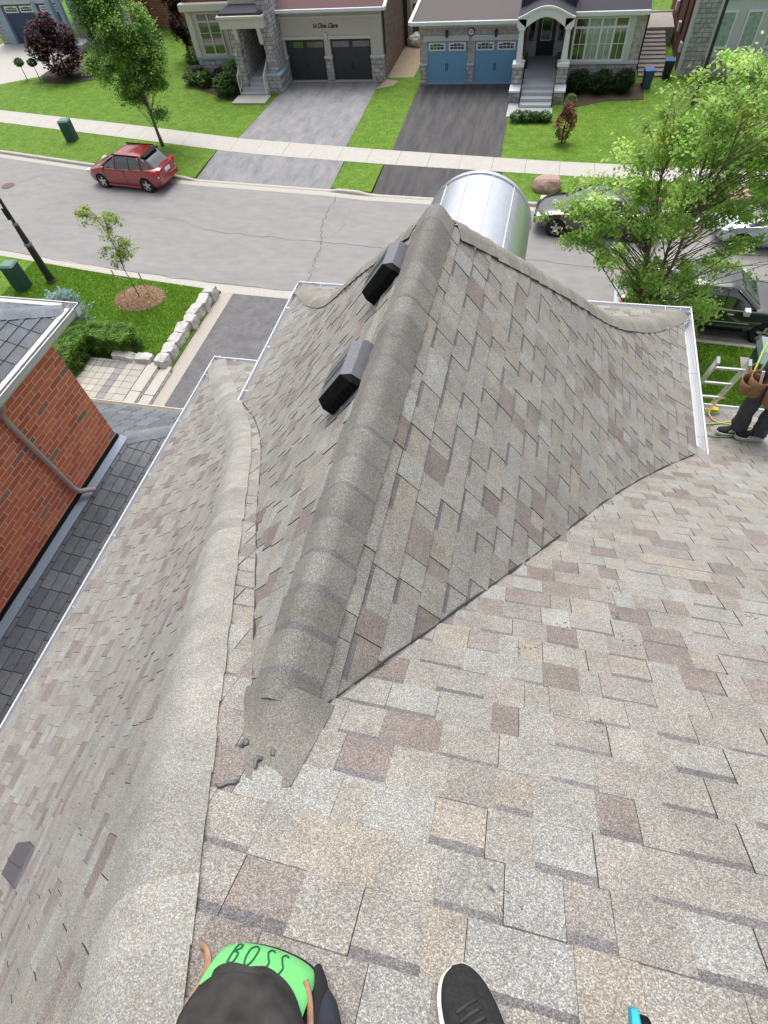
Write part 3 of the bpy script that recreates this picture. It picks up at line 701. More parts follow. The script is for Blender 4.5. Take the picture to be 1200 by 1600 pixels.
poly_sheet('driveway', [(-44, swf(-44)), (-36.5, swf(-36.5)), (-36.9, 37.3), (-34.0, 38.9), (-34.0, 46), (-41.3, 46), (-44, 40)], GZ+.004, 'concrete')
quad('driveway', [(-15.95, swf(-15.95)), (-9.75, swf(-9.75)), (-9.9, 37.72), (-15.45, 37.72)], GZ+.008, 'asphalt_worn')
quad('driveway', [(-7.3, swf(-7.3)), (-1.95, swf(-1.95)), (-2.1, 37.25), (-7.45, 37.25)], GZ+.008, 'asphalt_dark')
poly_sheet('side_path', [(-9.55, 38.2), (-8.0, 38.2), (-7.9, 44.4), (-9.55, 44.4)], GZ+.012, 'dirt_path')
poly_sheet('side_path', [(-9.9, 36.6), (-9.0, 37.0), (-8.8, 37.7), (-9.6, 38.0)], GZ+.014, 'dirt_path')
# near side
kn = lambda x: near(x)-.165
sheet('near_lawn', -80, -11.62, lambda x: -10, kn, GZ, GZ, 'grass', nv=10, side=.12)
sheet('near_lawn', -4.9, 80, lambda x: -10, kn, GZ, GZ, 'grass', nv=10, side=.12)
sheet('near_driveway', -11.08, -4.9, lambda x: 5, kn, GZ+.004, .04, 'asphalt_near', nv=8, side=.12)
sheet('driveway_border', -11.62, -11.085, lambda x: 5, kn, GZ+.012, .05, 'concrete_border', nv=8, side=.12, step=.2)
# cracks and tar seams in the road, manhole
rk = random.Random(9)
def crack(pts, w=.03, jitter=.05, name='road_crack'):
    mb = MB(); out = []
    P_ = crom([(*p, 0) for p in pts], 8)
    L_ = []; R_ = []
    for i, p in enumerate(P_):
        t = P_[min(i+1, len(P_)-1)]-P_[max(i-1, 0)]; t = t/max(1e-6, np.hypot(t[0], t[1])); nx, ny = -t[1], t[0]; j = rk.gauss(0, jitter); ww = w*rk.uniform(.4, 1.3)/2
        L_.append((p[0]+nx*(j+ww), p[1]+ny*(j+ww), .005)); R_.append((p[0]+nx*(j-ww), p[1]+ny*(j-ww), .005))
    mb.grid([L_, R_]); tag(mb.build(name, 'crack', road))
crack([(-9.0, 24.9), (-9.0, 23.2), (-8.9, 22.0), (-8.55, 20.9), (-8.5, 19.7), (-8.35, 18.6), (-8.3, 17.7)], .05)
crack([(-14.2, 21.6), (-12, 21.35), (-9.9, 21.25), (-8, 21.15), (-6, 20.95), (-3, 20.9), (1.5, 20.5), (4, 20.4), (9, 20.0)], .035)
crack([(-8.0, 23.8), (-8.1, 22.9), (-8.0, 22.2), (-8.35, 21.6)], .02); crack([(-8.2, 21.1), (-8.4, 20.4), (-8.45, 19.9)], .018)
crack([(-26.5, 25.2), (-25.0, 26.3)], .03); crack([(-24, 19.3), (-18, 18.45), (-13, 17.95), (-9, 17.72), (-6, 17.65)], .05, .02)
crack([(-20, 23.0), (-16, 22.3), (-14.2, 21.6)], .02)
mb = MB(); mb.tube([(-26.9, 24.8, .003), (-26.9, 24.8, .012)], .34, 20); mb.tube([(-26.9, 24.8, .012), (-26.9, 24.8, .016)], [.27, .26], 20); mh = mb.build('manhole_cover', 'iron_rust'); tag(mh, 'round rusty manhole cover in the road left of the red car', 'manhole')
# ---- neighbour's front garden: stones, steps, patio
def stone_mesh(sx, sy, sz, seed, mat='limestone', rd=.35):
    bm = bmesh.new(); bmesh.ops.create_cube(bm, size=1); bmesh.ops.subdivide_edges(bm, edges=bm.edges[:], cuts=3, use_grid_fill=True)
    r = random.Random(seed)
    for v in bm.verts:
        p = Vector(v.co); q = p.normalized()*.62; p = p.lerp(q, rd); nn = noise.noise_vector(p*2.3+Vector((seed*3.1, 0, 0)))*.10+noise.noise_vector(p*6+Vector((0, seed*1.7, 0)))*.035
        p += nn; v.co = (p.x*sx, p.y*sy, p.z*sz)
    me = bpy.data.meshes.new('stone'); bm.to_mesh(me); bm.free(); me.materials.append(mt[mat]); return me
RW = empty('stone_edging', (-11.85, 15, 0), label='row of rough pale limestone blocks edging the lawn beside the driveway', cat='stone edging')
sy = 17.05; k = 0
while sy > 12.7:
    L_ = rk.uniform(.46, .66); o = bpy.data.objects.new('stone', stone_mesh(.42, L_*1.05, .48, 10+k)); COL.objects.link(o); o.parent = RW
    xx = lerp(-11.78, -12.0, (17.05-sy)/4.4)+rk.uniform(-.05, .05); o.location = (xx+11.85, sy-L_/2-15, .26); o.rotation_euler = (rk.uniform(-.08, .08), rk.uniform(-.1, .1), rk.uniform(-.15, .15)); sy -= L_+.02; k += 1
RW2 = empty('patio_edging', (-13, 12.9, 0), label='two pale limestone blocks at the patio edge beside the clipped hedge', cat='stone edging')
for i, (x_, y_, L_) in enumerate(((-13.55, 12.86, .85), (-12.72, 12.84, .62))):
    o = bpy.data.objects.new('stone', stone_mesh(L_*1.05, .36, .42, 40+i)); COL.objects.link(o); o.parent = RW2; o.location = (x_+13.1, y_-12.9, .28); o.rotation_euler = (0, 0, -.06)
PT = empty('paved_patio', (-14, 12, 0), label='small paver patio with a grey banded square between hedge and steps', cat='patio')
bs = MB(); bs.box(-18, -12.42, 8.5, 12.72, 0, .27); local(bs, (-14, 12, 0)); bs.build('patio_base', 'concrete_border', PT)
pcs = []
def pav(x0, x1, y0, y1, c, z=.27):
    mb = MB(); g_ = .008; mb.box(x0+g_, x1-g_, y0+g_, y1-g_, z, z+.035+rk.uniform(-.003, .003), jit(c, rk, .07)); local(mb, (-14, 12, 0)); mb.build('paver', 'paver', PT)
LT, DK, CR = (.40, .38, .345), (.25, .245, .245), (.45, .42, .36)
# concentric layout around (-13.75, 11.9)
x_ = -15.6
px0, px1, py0, py1 = -15.3, -12.4, 9.3, 12.7
gx = px0
while gx < px1-.05:
    wx = .30 if gx < -12.95 else .45
    wx = min(wx, px1-gx); gy = py0
    while gy < py1-.05:
        hy = min(.30, py1-gy); mx_, my_ = gx+wx/2, gy+hy/2
        d1 = abs(mx_+14.05) < .92 and abs(my_-11.45) < 1.05; d2 = abs(mx_+14.05) < .62 and abs(my_-11.45) < .78; d3 = abs(mx_+14.05) < .3 and abs(my_-11.45) < .34
        pav(gx, gx+wx, gy, gy+hy, CR if d3 else (LT if d2 else (DK if d1 else LT))); gy += hy
    gx += wx
ST = empty('garden_steps', (-11.8, 12, 0), label='two broad stone slab steps leading from the driveway up to the patio', cat='steps')
def stp(name, x0, x1, y0, y1, z0, z1, mat): 
    mb = MB(); mb.box(x0, x1, y0, y1, z0, z1, (.44, .42, .38)); local(mb, (-11.8, 12, 0)); o = mb.build(name, mat, ST); return bevel(o, .012)
for y0, y1 in ((9.4, 11.28), (11.30, 12.72)):
    stp('tread', -12.40, -11.98, y0, y1, .27, .335, 'concrete'); stp('tread', -11.96, -11.56, y0, y1, .155, .215, 'concrete')
for i in range(14):
    y0 = 9.4+i*.24
    if y0 > 12.5: break
    o = bpy.data.objects.new('riser_stone', stone_mesh(.05, .235, .14, 70+i)); COL.objects.link(o); o.parent = ST; o.location = (-11.985+11.8, y0+.12-12, .20)
    o = bpy.data.objects.new('riser_stone', stone_mesh(.05, .235, .14, 90+i)); COL.objects.link(o); o.parent = ST; o.location = (-11.565+11.8, y0+.12-12, .085)
# boulder on the far boulevard, dark flower bed
o = bpy.data.objects.new('boulder', stone_mesh(1.05, .8, .62, 5, 'pink_granite', .95)); COL.objects.link(o); o.location = (.35, 25.9, .3); tag(o, 'pinkish granite boulder on the grass strip beside the dark parked car', 'boulder')
o = bpy.data.objects.new('boulder', stone_mesh(.9, .7, .55, 6, 'pink_granite', .95)); COL.objects.link(o); o.location = (7.9, 25.2, .3); tag(o, 'brownish boulder on the grass strip behind the silver car', 'boulder')
poly_sheet('flower_bed', [(.55, 34.9), (1.2, 34.2), (2.0, 34.6), (2.8, 35.0), (4.6, 35.1), (4.6, 37.2), (.55, 37.2)], GZ+.02, 'soil')
poly_sheet('flower_bed', [(-21.3, 36.6), (-20.0, 36.0), (-18.5, 35.0), (-17.9, 34.9), (-17.9, 37.6), (-21.3, 37.8)], GZ+.02, 'soil')
poly_sheet('flower_bed', [(-33.9, 38.8), (-33.0, 37.9), (-31.2, 37.6), (-29.0, 38.4), (-28, 41.5), (-28, 45), (-33.9, 45)], GZ+.02, 'soil')
# ================================================================ NEIGHBOUR: red brick house on the left
NB = empty('brick_house', (-9, 3, 0), label='red brick two-storey house with slate-grey roofs at the left edge', cat='house')
no = (-9, 3, 0)
XW, YC = -6.5, 5.12
def np_(name, mat, fn, parent=None, **k):
    mb = MB(); fn(mb); local(mb, no) if (parent is None or parent is NB) else local(mb, no); o = mb.build(name, mat, parent or NB, **k); return o
wall = np_('wall', 'mortar', lambda m: m.box(-16, XW, -6, YC, 0, 8.22))
# bricks as pieces: 257 x 79 mm faces in running bond with recessed mortar
BR = [((.70, .205, .105), 6), ((.65, .180, .095), 5), ((.72, .235, .12), 4), ((.56, .155, .09), 3), ((.38, .20, .15), .9), ((.30, .20, .165), .45)]
rb = random.Random(21); allb = []
zc_ = 5.80; row = 0
while zc_ < 8.05:
    y = YC
    first = True
    while y > -1.0:
        L_ = .257 if not first else (.09 if row % 2 else .19)
        y0 = y-L_; c = jit(rb.choices([b[0] for b in BR], [b[1] for b in BR])[0], rb, .09); pr = rb.uniform(.002, .005)
        mb = MB(); mb.box(XW-.02, XW+pr, y0, y, zc_, zc_+.0755, c)
        d = (Vector((XW, (y0+y)/2, zc_))-campos).length; allb.append((d if y0 > .8 else 99, mb)); y = y0-.014; first = False
    zc_ += .0895; row += 1
allb.sort(key=lambda t: t[0])
for d, mb in allb[:300]: local(mb, no); mb.build('brick', 'clay_brick', wall)
rest = join([local(t[1], no) for t in allb[300:]]); tag(rest.build('brickwork', 'clay_brick', NB), kind='stuff')
# front face of the wall corner (seen from other positions)
fc = MB(); zc_ = 5.80; row = 0
while zc_ < 8.05:
    x = XW-.001-(.09 if row % 2 else .19); 
    while x > -12: fc.box(x-.257, x, YC-.01, YC+.006, zc_, zc_+.079, jit(rb.choices([b[0] for b in BR], [b[1] for b in BR])[0], rb, .09)); x -= .2675
    zc_ += .0895; row += 1
local(fc, no); tag(fc.build('front_brickwork', 'clay_brick', NB), kind='stuff')
# lower roof wrapping the corner
NS = [((.150, .166, .190), 4), ((.170, .186, .212), 4), ((.132, .147, .170), 3), ((.185, .20, .225), 2)]
def n_slope(pr, O, U, D, umn, umx): return Slope(pr, O, U, D, umn, umx)
LZ = 5.84
PE = prof([(0, LZ), (.35, LZ-.17), (.8, LZ-.395), (1.32, LZ-.655)])
low_e = Slope(PE, (XW, 0, 0), (0, 1, 0), (1, 0, 0), lambda z: -3, lambda z: YC+(LZ-z)*2.0)
low_f = Slope(PE, (0, YC, 0), (1, 0, 0), (0, 1, 0), lambda z: -12, lambda z: XW+(LZ-z)*2.0)
PU = prof([(0, 8.22+3.0*.5), (1.5, 8.22+1.5*.5), (3.0, 8.22+.01)])
UX, UY = XW+.23, YC+.38
up_e = Slope(PU, (UX-3.0, 0, 0), (0, 1, 0), (1, 0, 0), lambda z: -4, lambda z: UY-(z-8.23)*2.0)
up_f = Slope(PU, (0, UY-3.0, 0), (1, 0, 0), (0, 1, 0), lambda z: -13, lambda z: UX-(z-8.23)*2.0)
def lay3(sl, r, uminlim):
    """three-tab strip shingles: equal tabs, half-bond"""
    out = []; v = 0; k = 0
    while v < sl.L-.02:
        v1 = min(v+.143, sl.L); b = max(sl.umax(sl.zv(v)), sl.umax(sl.zv(v1))); u = b-.305*((k % 2)*.5)-.04*(k % 3); 
        while u > uminlim:
            poly = clip_slope([(u-.292, v), (u, v), (u, v1), (u-.292, v1)], sl, v, v1)
            if len(poly) > 2:
                cu = sum(p[0] for p in poly)/len(poly)
                out.append((shingle_mb(sl, poly, v, v1, .015, .003, jit(r.choices([p[0] for p in NS], [p[1] for p in NS])[0], r, .06), 0), sl.pos(cu, (v+v1)/2), sl.normal((v+v1)/2), .043, sl))
            u -= .305
        v += .143; k += 1
    return out
nbT = []
for sl, um in ((low_e, -1.5), (low_f, -10.5), (up_e, 2.5), (up_f, -10.5)): nbT += lay3(sl, rb, um)
nbT.sort(key=lambda t: -vis_size(t[1], t[2], t[3]))
ns_ = {}
for sl, um in ((low_e, -3), (low_f, -12), (up_e, -4), (up_f, -13)):
    rows = []
    for i in range(9):
        v = sl.L*i/8; rows.append([sl.pos(lerp(um, sl.umax(sl.zv(v)), t), v, -.004) for t in (0, 1)])
    ns_[id(sl)] = np_('roof_slope', 'roof_deck_felt', lambda m: m.grid(rows))
for mb, c, n, a, sl in nbT[:300]: local(mb, no); mb.build('slate_shingle', M_nsh, ns_[id(sl)])
tag(local(join([t[0] for t in nbT[300:]]), no).build('shingle_field', M_nsh, NB), kind='stuff')
def const_n(n): n = Vector(n).normalized(); return lambda p: n
def nb_cap(path, n1, n2, **k):
    objs = cap_run([tuple(Vector(p)-Vector(no)) for p in path], n1, n2, half=.16, r=rb, name='hip_cap', parent=NB, mat=M_nsh, bandp=0, roundk=.4, **k)
def ray_path(a, b, n=12): return [tuple(Vector(a).lerp(Vector(b), i/n)) for i in range(n+1)]
ne, nf_ = (.45, 0, .89), (0, .45, .89)
nb_cap(ray_path((XW+1.31, YC+1.31, LZ-.655), (XW+.05, YC+.05, LZ-.02)), const_n(ne), const_n(nf_), col=(.20, .225, .26))
nb_cap(ray_path((UX-.02, UY-.02, 8.24), (UX-2.9, UY-2.9, 8.22+1.45)), const_n(ne), const_n(nf_), col=(.20, .225, .26))
def ngut(a, b, out, **k):
    A_ = tuple(Vector(a)-Vector(no)); B_ = tuple(Vector(b)-Vector(no)); return gutter('gutter', A_, B_, out, NB, mat='white_aluminium', **k)
ngut((UX, -4, 8.24), (UX, UY+.14, 8.24), (1, 0, 0), wd=.14, h=.14, hang=False)
ngut((-13, UY, 8.24), (UX+.14, UY, 8.24), (0, 1, 0), wd=.14, h=.14, hang=False)
np_('gutter_guard', 'cream_aluminium', lambda m: m.box(UX-.02, UX+.085, -4, UY-.02, 8.228, 8.234)); np_('gutter_guard', 'cream_aluminium', lambda m: m.box(-13, UX-.1, UY+.0, UY+.085, 8.228, 8.234))
np_('soffit', 'cream_aluminium', lambda m: m.box(XW-.01, UX+.01, -6, UY, 8.09, 8.10)); np_('soffit', 'cream_aluminium', lambda m: m.box(-16, UX+.01, YC, UY, 8.10, 8.11))
np_('fascia', 'white_aluminium', lambda m: m.box(UX-.005, UX+.0, -6, UY, 8.05, 8.21)); 
ngut((XW+1.32, -4, LZ-.665), (XW+1.32, YC+1.46, LZ-.665), (1, 0, 0), wd=.12, hang=False); 
A_ = ((-12, YC+1.32, LZ-.665), (XW+1.46, YC+1.32, LZ-.665)); gutter('gutter', tuple(Vector(A_[0])-Vector(no)), tuple(Vector(A_[1])-Vector(no)), (0, 1, 0), NB, mat='cream_aluminium', wd=.12, hang=False)
# step flashing: dark gap on the wall and bent blue-grey metal on the shingles
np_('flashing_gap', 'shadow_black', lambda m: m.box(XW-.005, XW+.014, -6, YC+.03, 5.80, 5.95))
np_('flashing', 'flashing_blue', lambda m: [m.hexa([(XW+.012, a, LZ+.022), (XW+.125, a, LZ-.038), (XW+.125, b-.006, LZ-.038), (XW+.012, b-.006, LZ+.022), (XW+.012, a, LZ+.027), (XW+.125, a, LZ-.033), (XW+.125, b-.006, LZ-.033+.004), (XW+.012, b-.006, LZ+.027+.004)]) for a, b in [(YC+.08-1.5*(k+1), YC+.08-1.5*k) for k in range(6)]])
# downpipe with elbow, running down the brick
np_('downpipe', 'downpipe', lambda m: m.tube([(UX+.07, 3.74, 8.12), (UX-.02, 3.75, 7.98), (XW+.085, 3.76, 7.86), (XW+.06, 3.76, 7.7), (XW+.06, 3.82, 6.12), (XW+.075, 3.86, 6.00), (XW+.16, 3.95, 5.95), (XW+.22, 4.0, 5.90)], .041, 8, flat=.85), smooth=True)
np_('lower_wall', 'red_brick_y', lambda m: m.box(XW-.02, XW-.001, -6, YC, 0, 5.8)); 
np_('porch_wall', 'red_brick_y', lambda m: m.box(-12, XW+.9, -6, YC+.9, 0, 5.1))

# ================================================================ HOUSES ACROSS THE STREET
def house(name, label, o): return empty(name, o, label=label, cat='house'), o
def mk(H_, o):
    def f(name, mat, x0, x1, y0, y1, z0, z1, parent=None, bv=0):
        mb = MB(); mb.box(x0, x1, y0, y1, z0, z1); local(mb, o); ob = mb.build(name, mat, parent or H_)
        if bv: bevel(ob, bv)
        return ob
    return f
def window(H_, o, x0, x1, z0, z1, y, cols, transom=0, glass='window_glass', frame='white_trim', fr=.07, munt=None, proud=.05, name='window'):
    """window facing -Y: frame with a real pane set back behind it and glazing bars"""
    mb = MB(); mb.box(x0, x1, y-proud, y+.02, z0, z0+fr); mb.box(x0, x1, y-proud, y+.02, z1-fr, z1); mb.box(x0, x0+fr, y-proud, y+.02, z0+fr, z1-fr); mb.box(x1-fr, x1, y-proud, y+.02, z0+fr, z1-fr)
    cw = (x1-x0-fr)/cols
    for i in range(1, cols): mb.box(x0+cw*i, x0+cw*i+fr, y-proud-.002, y+.02, z0+fr, z1-fr)
    if transom: mb.box(x0+fr, x1-fr, y-proud-.004, y+.018, z1-transom-fr/2, z1-transom+fr/2)
    local(mb, o); w_ = mb.build(name, frame, H_)
    for i in range(cols):
        g = glass[i] if isinstance(glass, (list, tuple)) else glass
        a, b = x0+cw*i+fr, x0+cw*(i+1)
        zt = z1-transom-fr/2 if transom else z1-fr
        pm = MB(); pm.box(a-.01, b+.01, y-.012, y-.004, z0+fr-.01, zt+.01); local(pm, o); pm.build('pane', g, w_)
        if transom: pm = MB(); pm.box(a-.01, b+.01, y-.012, y-.004, zt+fr-.01, z1-fr+.01); local(pm, o); pm.build('pane', g, w_)
        if munt:
            nx, nz = munt; m2 = MB()
            for k in range(1, nx): xx = lerp(a, b, k/nx); m2.box(xx-.012, xx+.012, y-.026, y-.013, z0+fr, zt)
            for k in range(1, nz): z_ = lerp(z0+fr, zt, k/nz); m2.box(a, b, y-.024, y-.0135, z_-.012, z_+.012)
            if nx*nz > 1: local(m2, o); m2.build('glazing_bar', frame, w_)
    return w_
def roof_poly(H_, o, pts, mat, th=.12, name='roof'):
    mb = MB(); mb.prism(pts, (0, 0, -th)); local(mb, o); return mb.build(name, mat, H_)
def garage_door(H_, o, x0, x1, z0, z1, y, mat, win=True, xbrace=False, hm='iron_black'):
    mb = MB(); mb.box(x0, x1, y, y+.05, z0, z1)
    n = 4
    local(mb, o); d = mb.build('garage_door', mat, H_); w_ = x1-x0
    for half in (0, 1):
        a = x0+.03+half*w_/2; b = a+w_/2-.06
        pn = MB(); zt = z1-.50
        for k in range(7):
            xa = lerp(a, b, k/7); xb = lerp(a, b, (k+1)/7)-.018; pn.box(xa, xb, y-.012, y, z0+.06, zt)
        local(pn, o); pn.build('board_panel', mat, d)
        if win:
            fr = MB(); wz0, wz1 = z1-.45, z1-.08; fr.box(a+.06, b-.06, y-.022, y, wz0, wz1); local(fr, o); fr.build('window_surround', 'white_trim', d)
            for r_ in range(2):
                for k in range(4):
                    xa = lerp(a+.14, b-.14, k/4)+.012; xb = lerp(a+.14, b-.14, (k+1)/4)-.012; za = wz0+.07+r_*.135; zb = za+(.105 if r_ == 0 or k in (1, 2) else .07)
                    p_ = MB(); p_.box(xa, xb, y-.030, y-.022, za, zb); local(p_, o); p_.build('pane', 'window_glass', d)
        else:
            p_ = MB(); p_.box(a+.08, b-.08, y-.018, y, z1-.40, z1-.14); local(p_, o); p_.build('pane', 'window_glass', d)
            pn = MB(); pn.prism([(a, y-.018, z0+.1), (a+.1, y-.018, z0+.1), (b, y-.018, zt-.05), (b-.1, y-.018, zt-.05)] if half == 0 else [(b, y-.018, z0+.1), (b-.1, y-.018, z0+.1), (a, y-.018, zt-.05), (a+.1, y-.018, zt-.05)], (0, .006, 0)); local(pn, o); pn.build('brace', mat, d)
    h = MB(); xm = (x0+x1)/2
    for s_ in (-.05, .05): h.tube([(xm+s_, y-.02, z0+.62), (xm+s_, y-.045, z0+.66), (xm+s_, y-.045, z0+.92), (xm+s_, y-.02, z0+.96)], .014, 6)
    local(h, o); h.build('handle', hm, d); return d
def text_obj(s, size, loc, mat, parent, shear=0, rot=(math.pi/2, 0, 0), ex=.01, xs=1.0, name='lettering'):
    cu = bpy.data.curves.new('t', 'FONT'); cu.body = s; cu.size = size; cu.extrude = ex; cu.shear = shear; cu.align_x = 'CENTER'; cu.align_y = 'CENTER'; cu.offset = size*.012
    t = bpy.data.objects.new('tmp', cu); COL.objects.link(t); dg = bpy.context.evaluated_depsgraph_get(); me = bpy.data.meshes.new_from_object(t.evaluated_get(dg)); bpy.data.objects.remove(t)
    me.materials.clear(); me.materials.append(mt[mat]); ob = bpy.data.objects.new(name, me); COL.objects.link(ob); ob.parent = parent; ob.location = loc; ob.rotation_euler = rot; ob.scale = (xs, 1, 1); return ob
# ---- cream stucco house (dark garage doors)
o16 = (-14, 39, 0); H16, _ = house('stucco_house', 'cream stucco house with two charcoal garage doors and a maroon roof', o16); b = mk(H16, o16)
Y = 37.72
b('wall', 'stucco', -15.55, -9.62, Y, Y+.2, 2.12, 3.42)
for x0, x1 in ((-15.55, -15.40), (-13.04, -12.68), (-10.30, -9.62)):
    b('pier', 'stucco', x0, x1, Y, Y+.2, 1.25, 2.12); b('stone_base', 'grey_stone', x0-.03, x1+.03, Y-.07, Y+.2, 0, 1.25, bv=.02); b('base_cap', 'grey_trim', x0-.06, x1+.06, Y-.11, Y+.2, 1.25, 1.36, bv=.02)
b('trim_band', 'stucco_trim', -15.55, -9.60, Y-.04, Y, 3.05, 3.14); b('trim_band', 'stucco_trim', -15.6, -9.60, Y-.06, Y, 3.28, 3.42)
for x0, x1 in ((-15.50, -12.98), (-12.76, -10.22)): b('door_lintel', 'stucco_trim', x0, x1, Y-.06, Y, 2.12, 2.26, bv=.01)
b('keystone', 'stucco_trim', -12.95, -12.79, Y-.10, Y, 2.10, 2.42)
garage_door(H16, o16, -15.40, -13.04, .06, 2.12, Y+.12, 'charcoal_door', win=False); garage_door(H16, o16, -12.68, -10.30, .06, 2.12, Y+.12, 'charcoal_door', win=False)
b('threshold', 'kerb_concrete', -15.40, -13.04, Y-.05, Y+.2, GZ, GZ+.05); b('threshold', 'kerb_concrete', -12.68, -10.30, Y-.05, Y+.2, GZ, GZ+.05)
text_obj('16 Dina Clare', .30, (-12.87-o16[0], Y-.02-o16[1], 2.70), 'letter_black', H16, shear=.45, xs=.88)
b('side_wall', 'brown_brick', -9.64, -9.58, Y+.2, 43.6, 0, 3.4); b('side_wall', 'stucco', -9.80, -9.20, 43.6, 47.0, 0, 6.2); b('corner_pipe', 'bark_dark', -9.60, -9.5, Y+.22, Y+.32, 1.3, 3.3)
b('utility_post', 'bark_dark', -9.58, -9.40, 43.3, 43.6, 0, 3.4)
roof_poly(H16, o16, [(-15.75, 37.35, 3.50), (-9.35, 37.35, 3.50), (-9.35, 47, 3.50+9.65*.30), (-15.75, 47, 3.50+9.65*.30)], 'maroon_shingle')
gm = MB(); gm.box(-15.75, -9.25, 37.22, 37.36, 3.40, 3.53); gm.box(-9.36, -9.22, 37.36, 37.5, 3.40, 3.54); local(gm, o16); gm.build('gutter', 'white_aluminium', H16)
gm = MB(); gm.prism([(-9.38, 37.3, 3.42), (-9.22, 37.3, 3.42), (-9.22, 37.3, 3.55), (-9.38, 37.3, 3.55)], (0, 9.6, 2.9)); local(gm, o16); gm.build('rake_board', 'white_aluminium', H16)
# entrance bay
for x0, x1, y0, zt in ((-17.95, -17.45, 36.05, 3.2), (-16.10, -15.52, 36.3, 4.8)):
    b('stone_pillar', 'grey_stone', x0, x1, y0, y0+.5, 0, zt, bv=.02)
b('stone_return', 'grey_stone_y', -15.56, -15.50, 36.8, Y, 0, 4.8); b('porch_plinth', 'grey_stone', -16.25, -15.35, 36.0, 36.9, 0, .95, bv=.02); b('plinth_cap', 'blue_trim', -16.32, -15.28, 35.95, 37.0, .95, 1.05, bv=.02)
b('plinth', 'grey_stone_y', -15.55, -15.38, 36.9, Y-.1, 0, .95); b('plinth_cap', 'blue_trim', -15.6, -15.30, 37.0, Y-.12, .95, 1.05)
b('canopy', 'stucco_trim', -18.35, -15.75, 35.95, 36.6, 3.12, 3.55, bv=.03); b('canopy_cornice', 'stucco_trim', -18.42, -15.68, 35.86, 36.6, 3.55, 3.68, bv=.03)
b('canopy_roof', 'slate_shingle', -18.3, -15.8, 36.0, 37.8, 3.68, 3.78); b('canopy_upstand', 'stucco_trim', -18.3, -15.9, 37.6, 37.8, 3.78, 4.8)
for x in (-17.62, -16.22):
    br = MB(); br.prism([(x, 35.97, 3.12), (x, 36.2, 3.12), (x, 36.2, 2.35), (x, 36.08, 2.45)], (.2, 0, 0)); local(br, o16); br.build('bracket', 'stucco_trim', H16)
b('entry_wall', 'grey_stone_y', -17.5, -17.4, 36.5, 39.4, .7, 3.6); b('entry_wall', 'grey_stone', -17.5, -15.6, 39.4, 39.5, .7, 3.6); b('entry_soffit', 'stucco_trim', -17.5, -15.6, 36.5, 39.4, 3.1, 3.14)
dr = b('front_door', 'charcoal_door', -16.95, -15.95, 39.34, 39.4, .76, 2.95); p_ = MB(); p_.box(-16.75, -16.15, 39.32, 39.34, 1.3, 2.75); local(p_, o16); p_.build('pane', 'window_glass', dr)
sl_ = b('sidelight', 'stucco_trim', -17.36, -17.02, 39.34, 39.4, .76, 2.95); p_ = MB(); p_.box(-17.30, -17.08, 39.32, 39.34, .95, 2.8); local(p_, o16); p_.build('pane', 'window_glass', sl_)
for k in range(4): b('stair_tread', 'step_grey', -17.85, -16.15, 35.55+.33*k, 36.6, (.12+.16*k) if k else GZ, .12+.16*(k+1))
b('porch_floor', 'step_grey', -17.5, -15.6, 36.6, 39.4, .5, .765)
b('walk_slab', 'concrete', -18.0, -15.95, 34.45, 35.5, GZ+.0, GZ+.10, bv=.015)
for x in (-17.85, -16.22):
    rl = MB(); t0, t1 = Vector((x, 35.6, 1.10)), Vector((x, 36.75, 1.70)); rl.tube([t0, t1], .03, 6); rl.tube([(x, 35.6, .2), t0], .03, 6); rl.tube([(x, 36.75, .7), t1], .03, 6); rl.tube([(x, 35.62, .42), (x, 36.73, 1.0)], .022, 6)
    for k in range(1, 8): q = k/8; rl.tube([(x, lerp(35.6, 36.75, q), lerp(.42, 1.0, q)), (x, lerp(35.6, 36.75, q), lerp(1.10, 1.70, q))], .012, 5)
    local(rl, o16); rl.build('stair_railing', 'white_trim', H16)
rl = MB(); rl.tube([(-15.52, 37.05, 1.95), (-15.52, Y-.15, 1.95)], .03, 6); rl.tube([(-15.52, 37.05, 1.05), (-15.52, 37.05, 1.95)], .03, 6); rl.tube([(-15.52, 37.35, 1.05), (-15.52, 37.35, 1.95)], .02, 6); local(rl, o16); rl.build('side_railing', 'blue_trim', H16)
b('flower_pot', 'step_grey', -16.35, -15.95, 38.2, 38.6, .77, 1.15, bv=.05)
# left wing with the tall window
YW = 37.9
b('left_wall', 'stucco', -21.25, -17.9, YW, YW+.2, .3, 3.5); b('left_wall', 'red_brick_y', -21.28, -21.2, YW, 46, 0, 6); b('left_wall_base', 'blue_trim', -21.3, -17.9, YW-.08, YW, 1.22, 1.36, bv=.02); b('left_wall_stone', 'grey_stone', -21.27, -17.9, YW-.05, YW, 0, 1.22)
for x0, x1 in ((-20.68, -19.2), (-18.95, -17.95)): window(H16, o16, x0, x1, 1.42, 3.42, YW-.03, 2 if x0 < -20 else 1, transom=.42, frame='stucco_trim', munt=(1, 3), fr=.09)
b('window_apron', 'stucco_trim', -20.8, -19.1, YW-.07, YW, 1.36, 1.43); b('cornice', 'stucco_trim', -21.45, -18.3, YW-.35, YW, 3.5, 3.85, bv=.04); b('corner_trim', 'stucco_trim', -21.3, -20.95, YW-.05, YW, 1.36, 3.5)
b('upper_wall', 'stucco', -21.2, -15.6, 38.3, 38.5, 3.85, 6.2); b('rear_block', 'stucco', -21.0, -9.9, 45.5, 46, 0, 6.2)
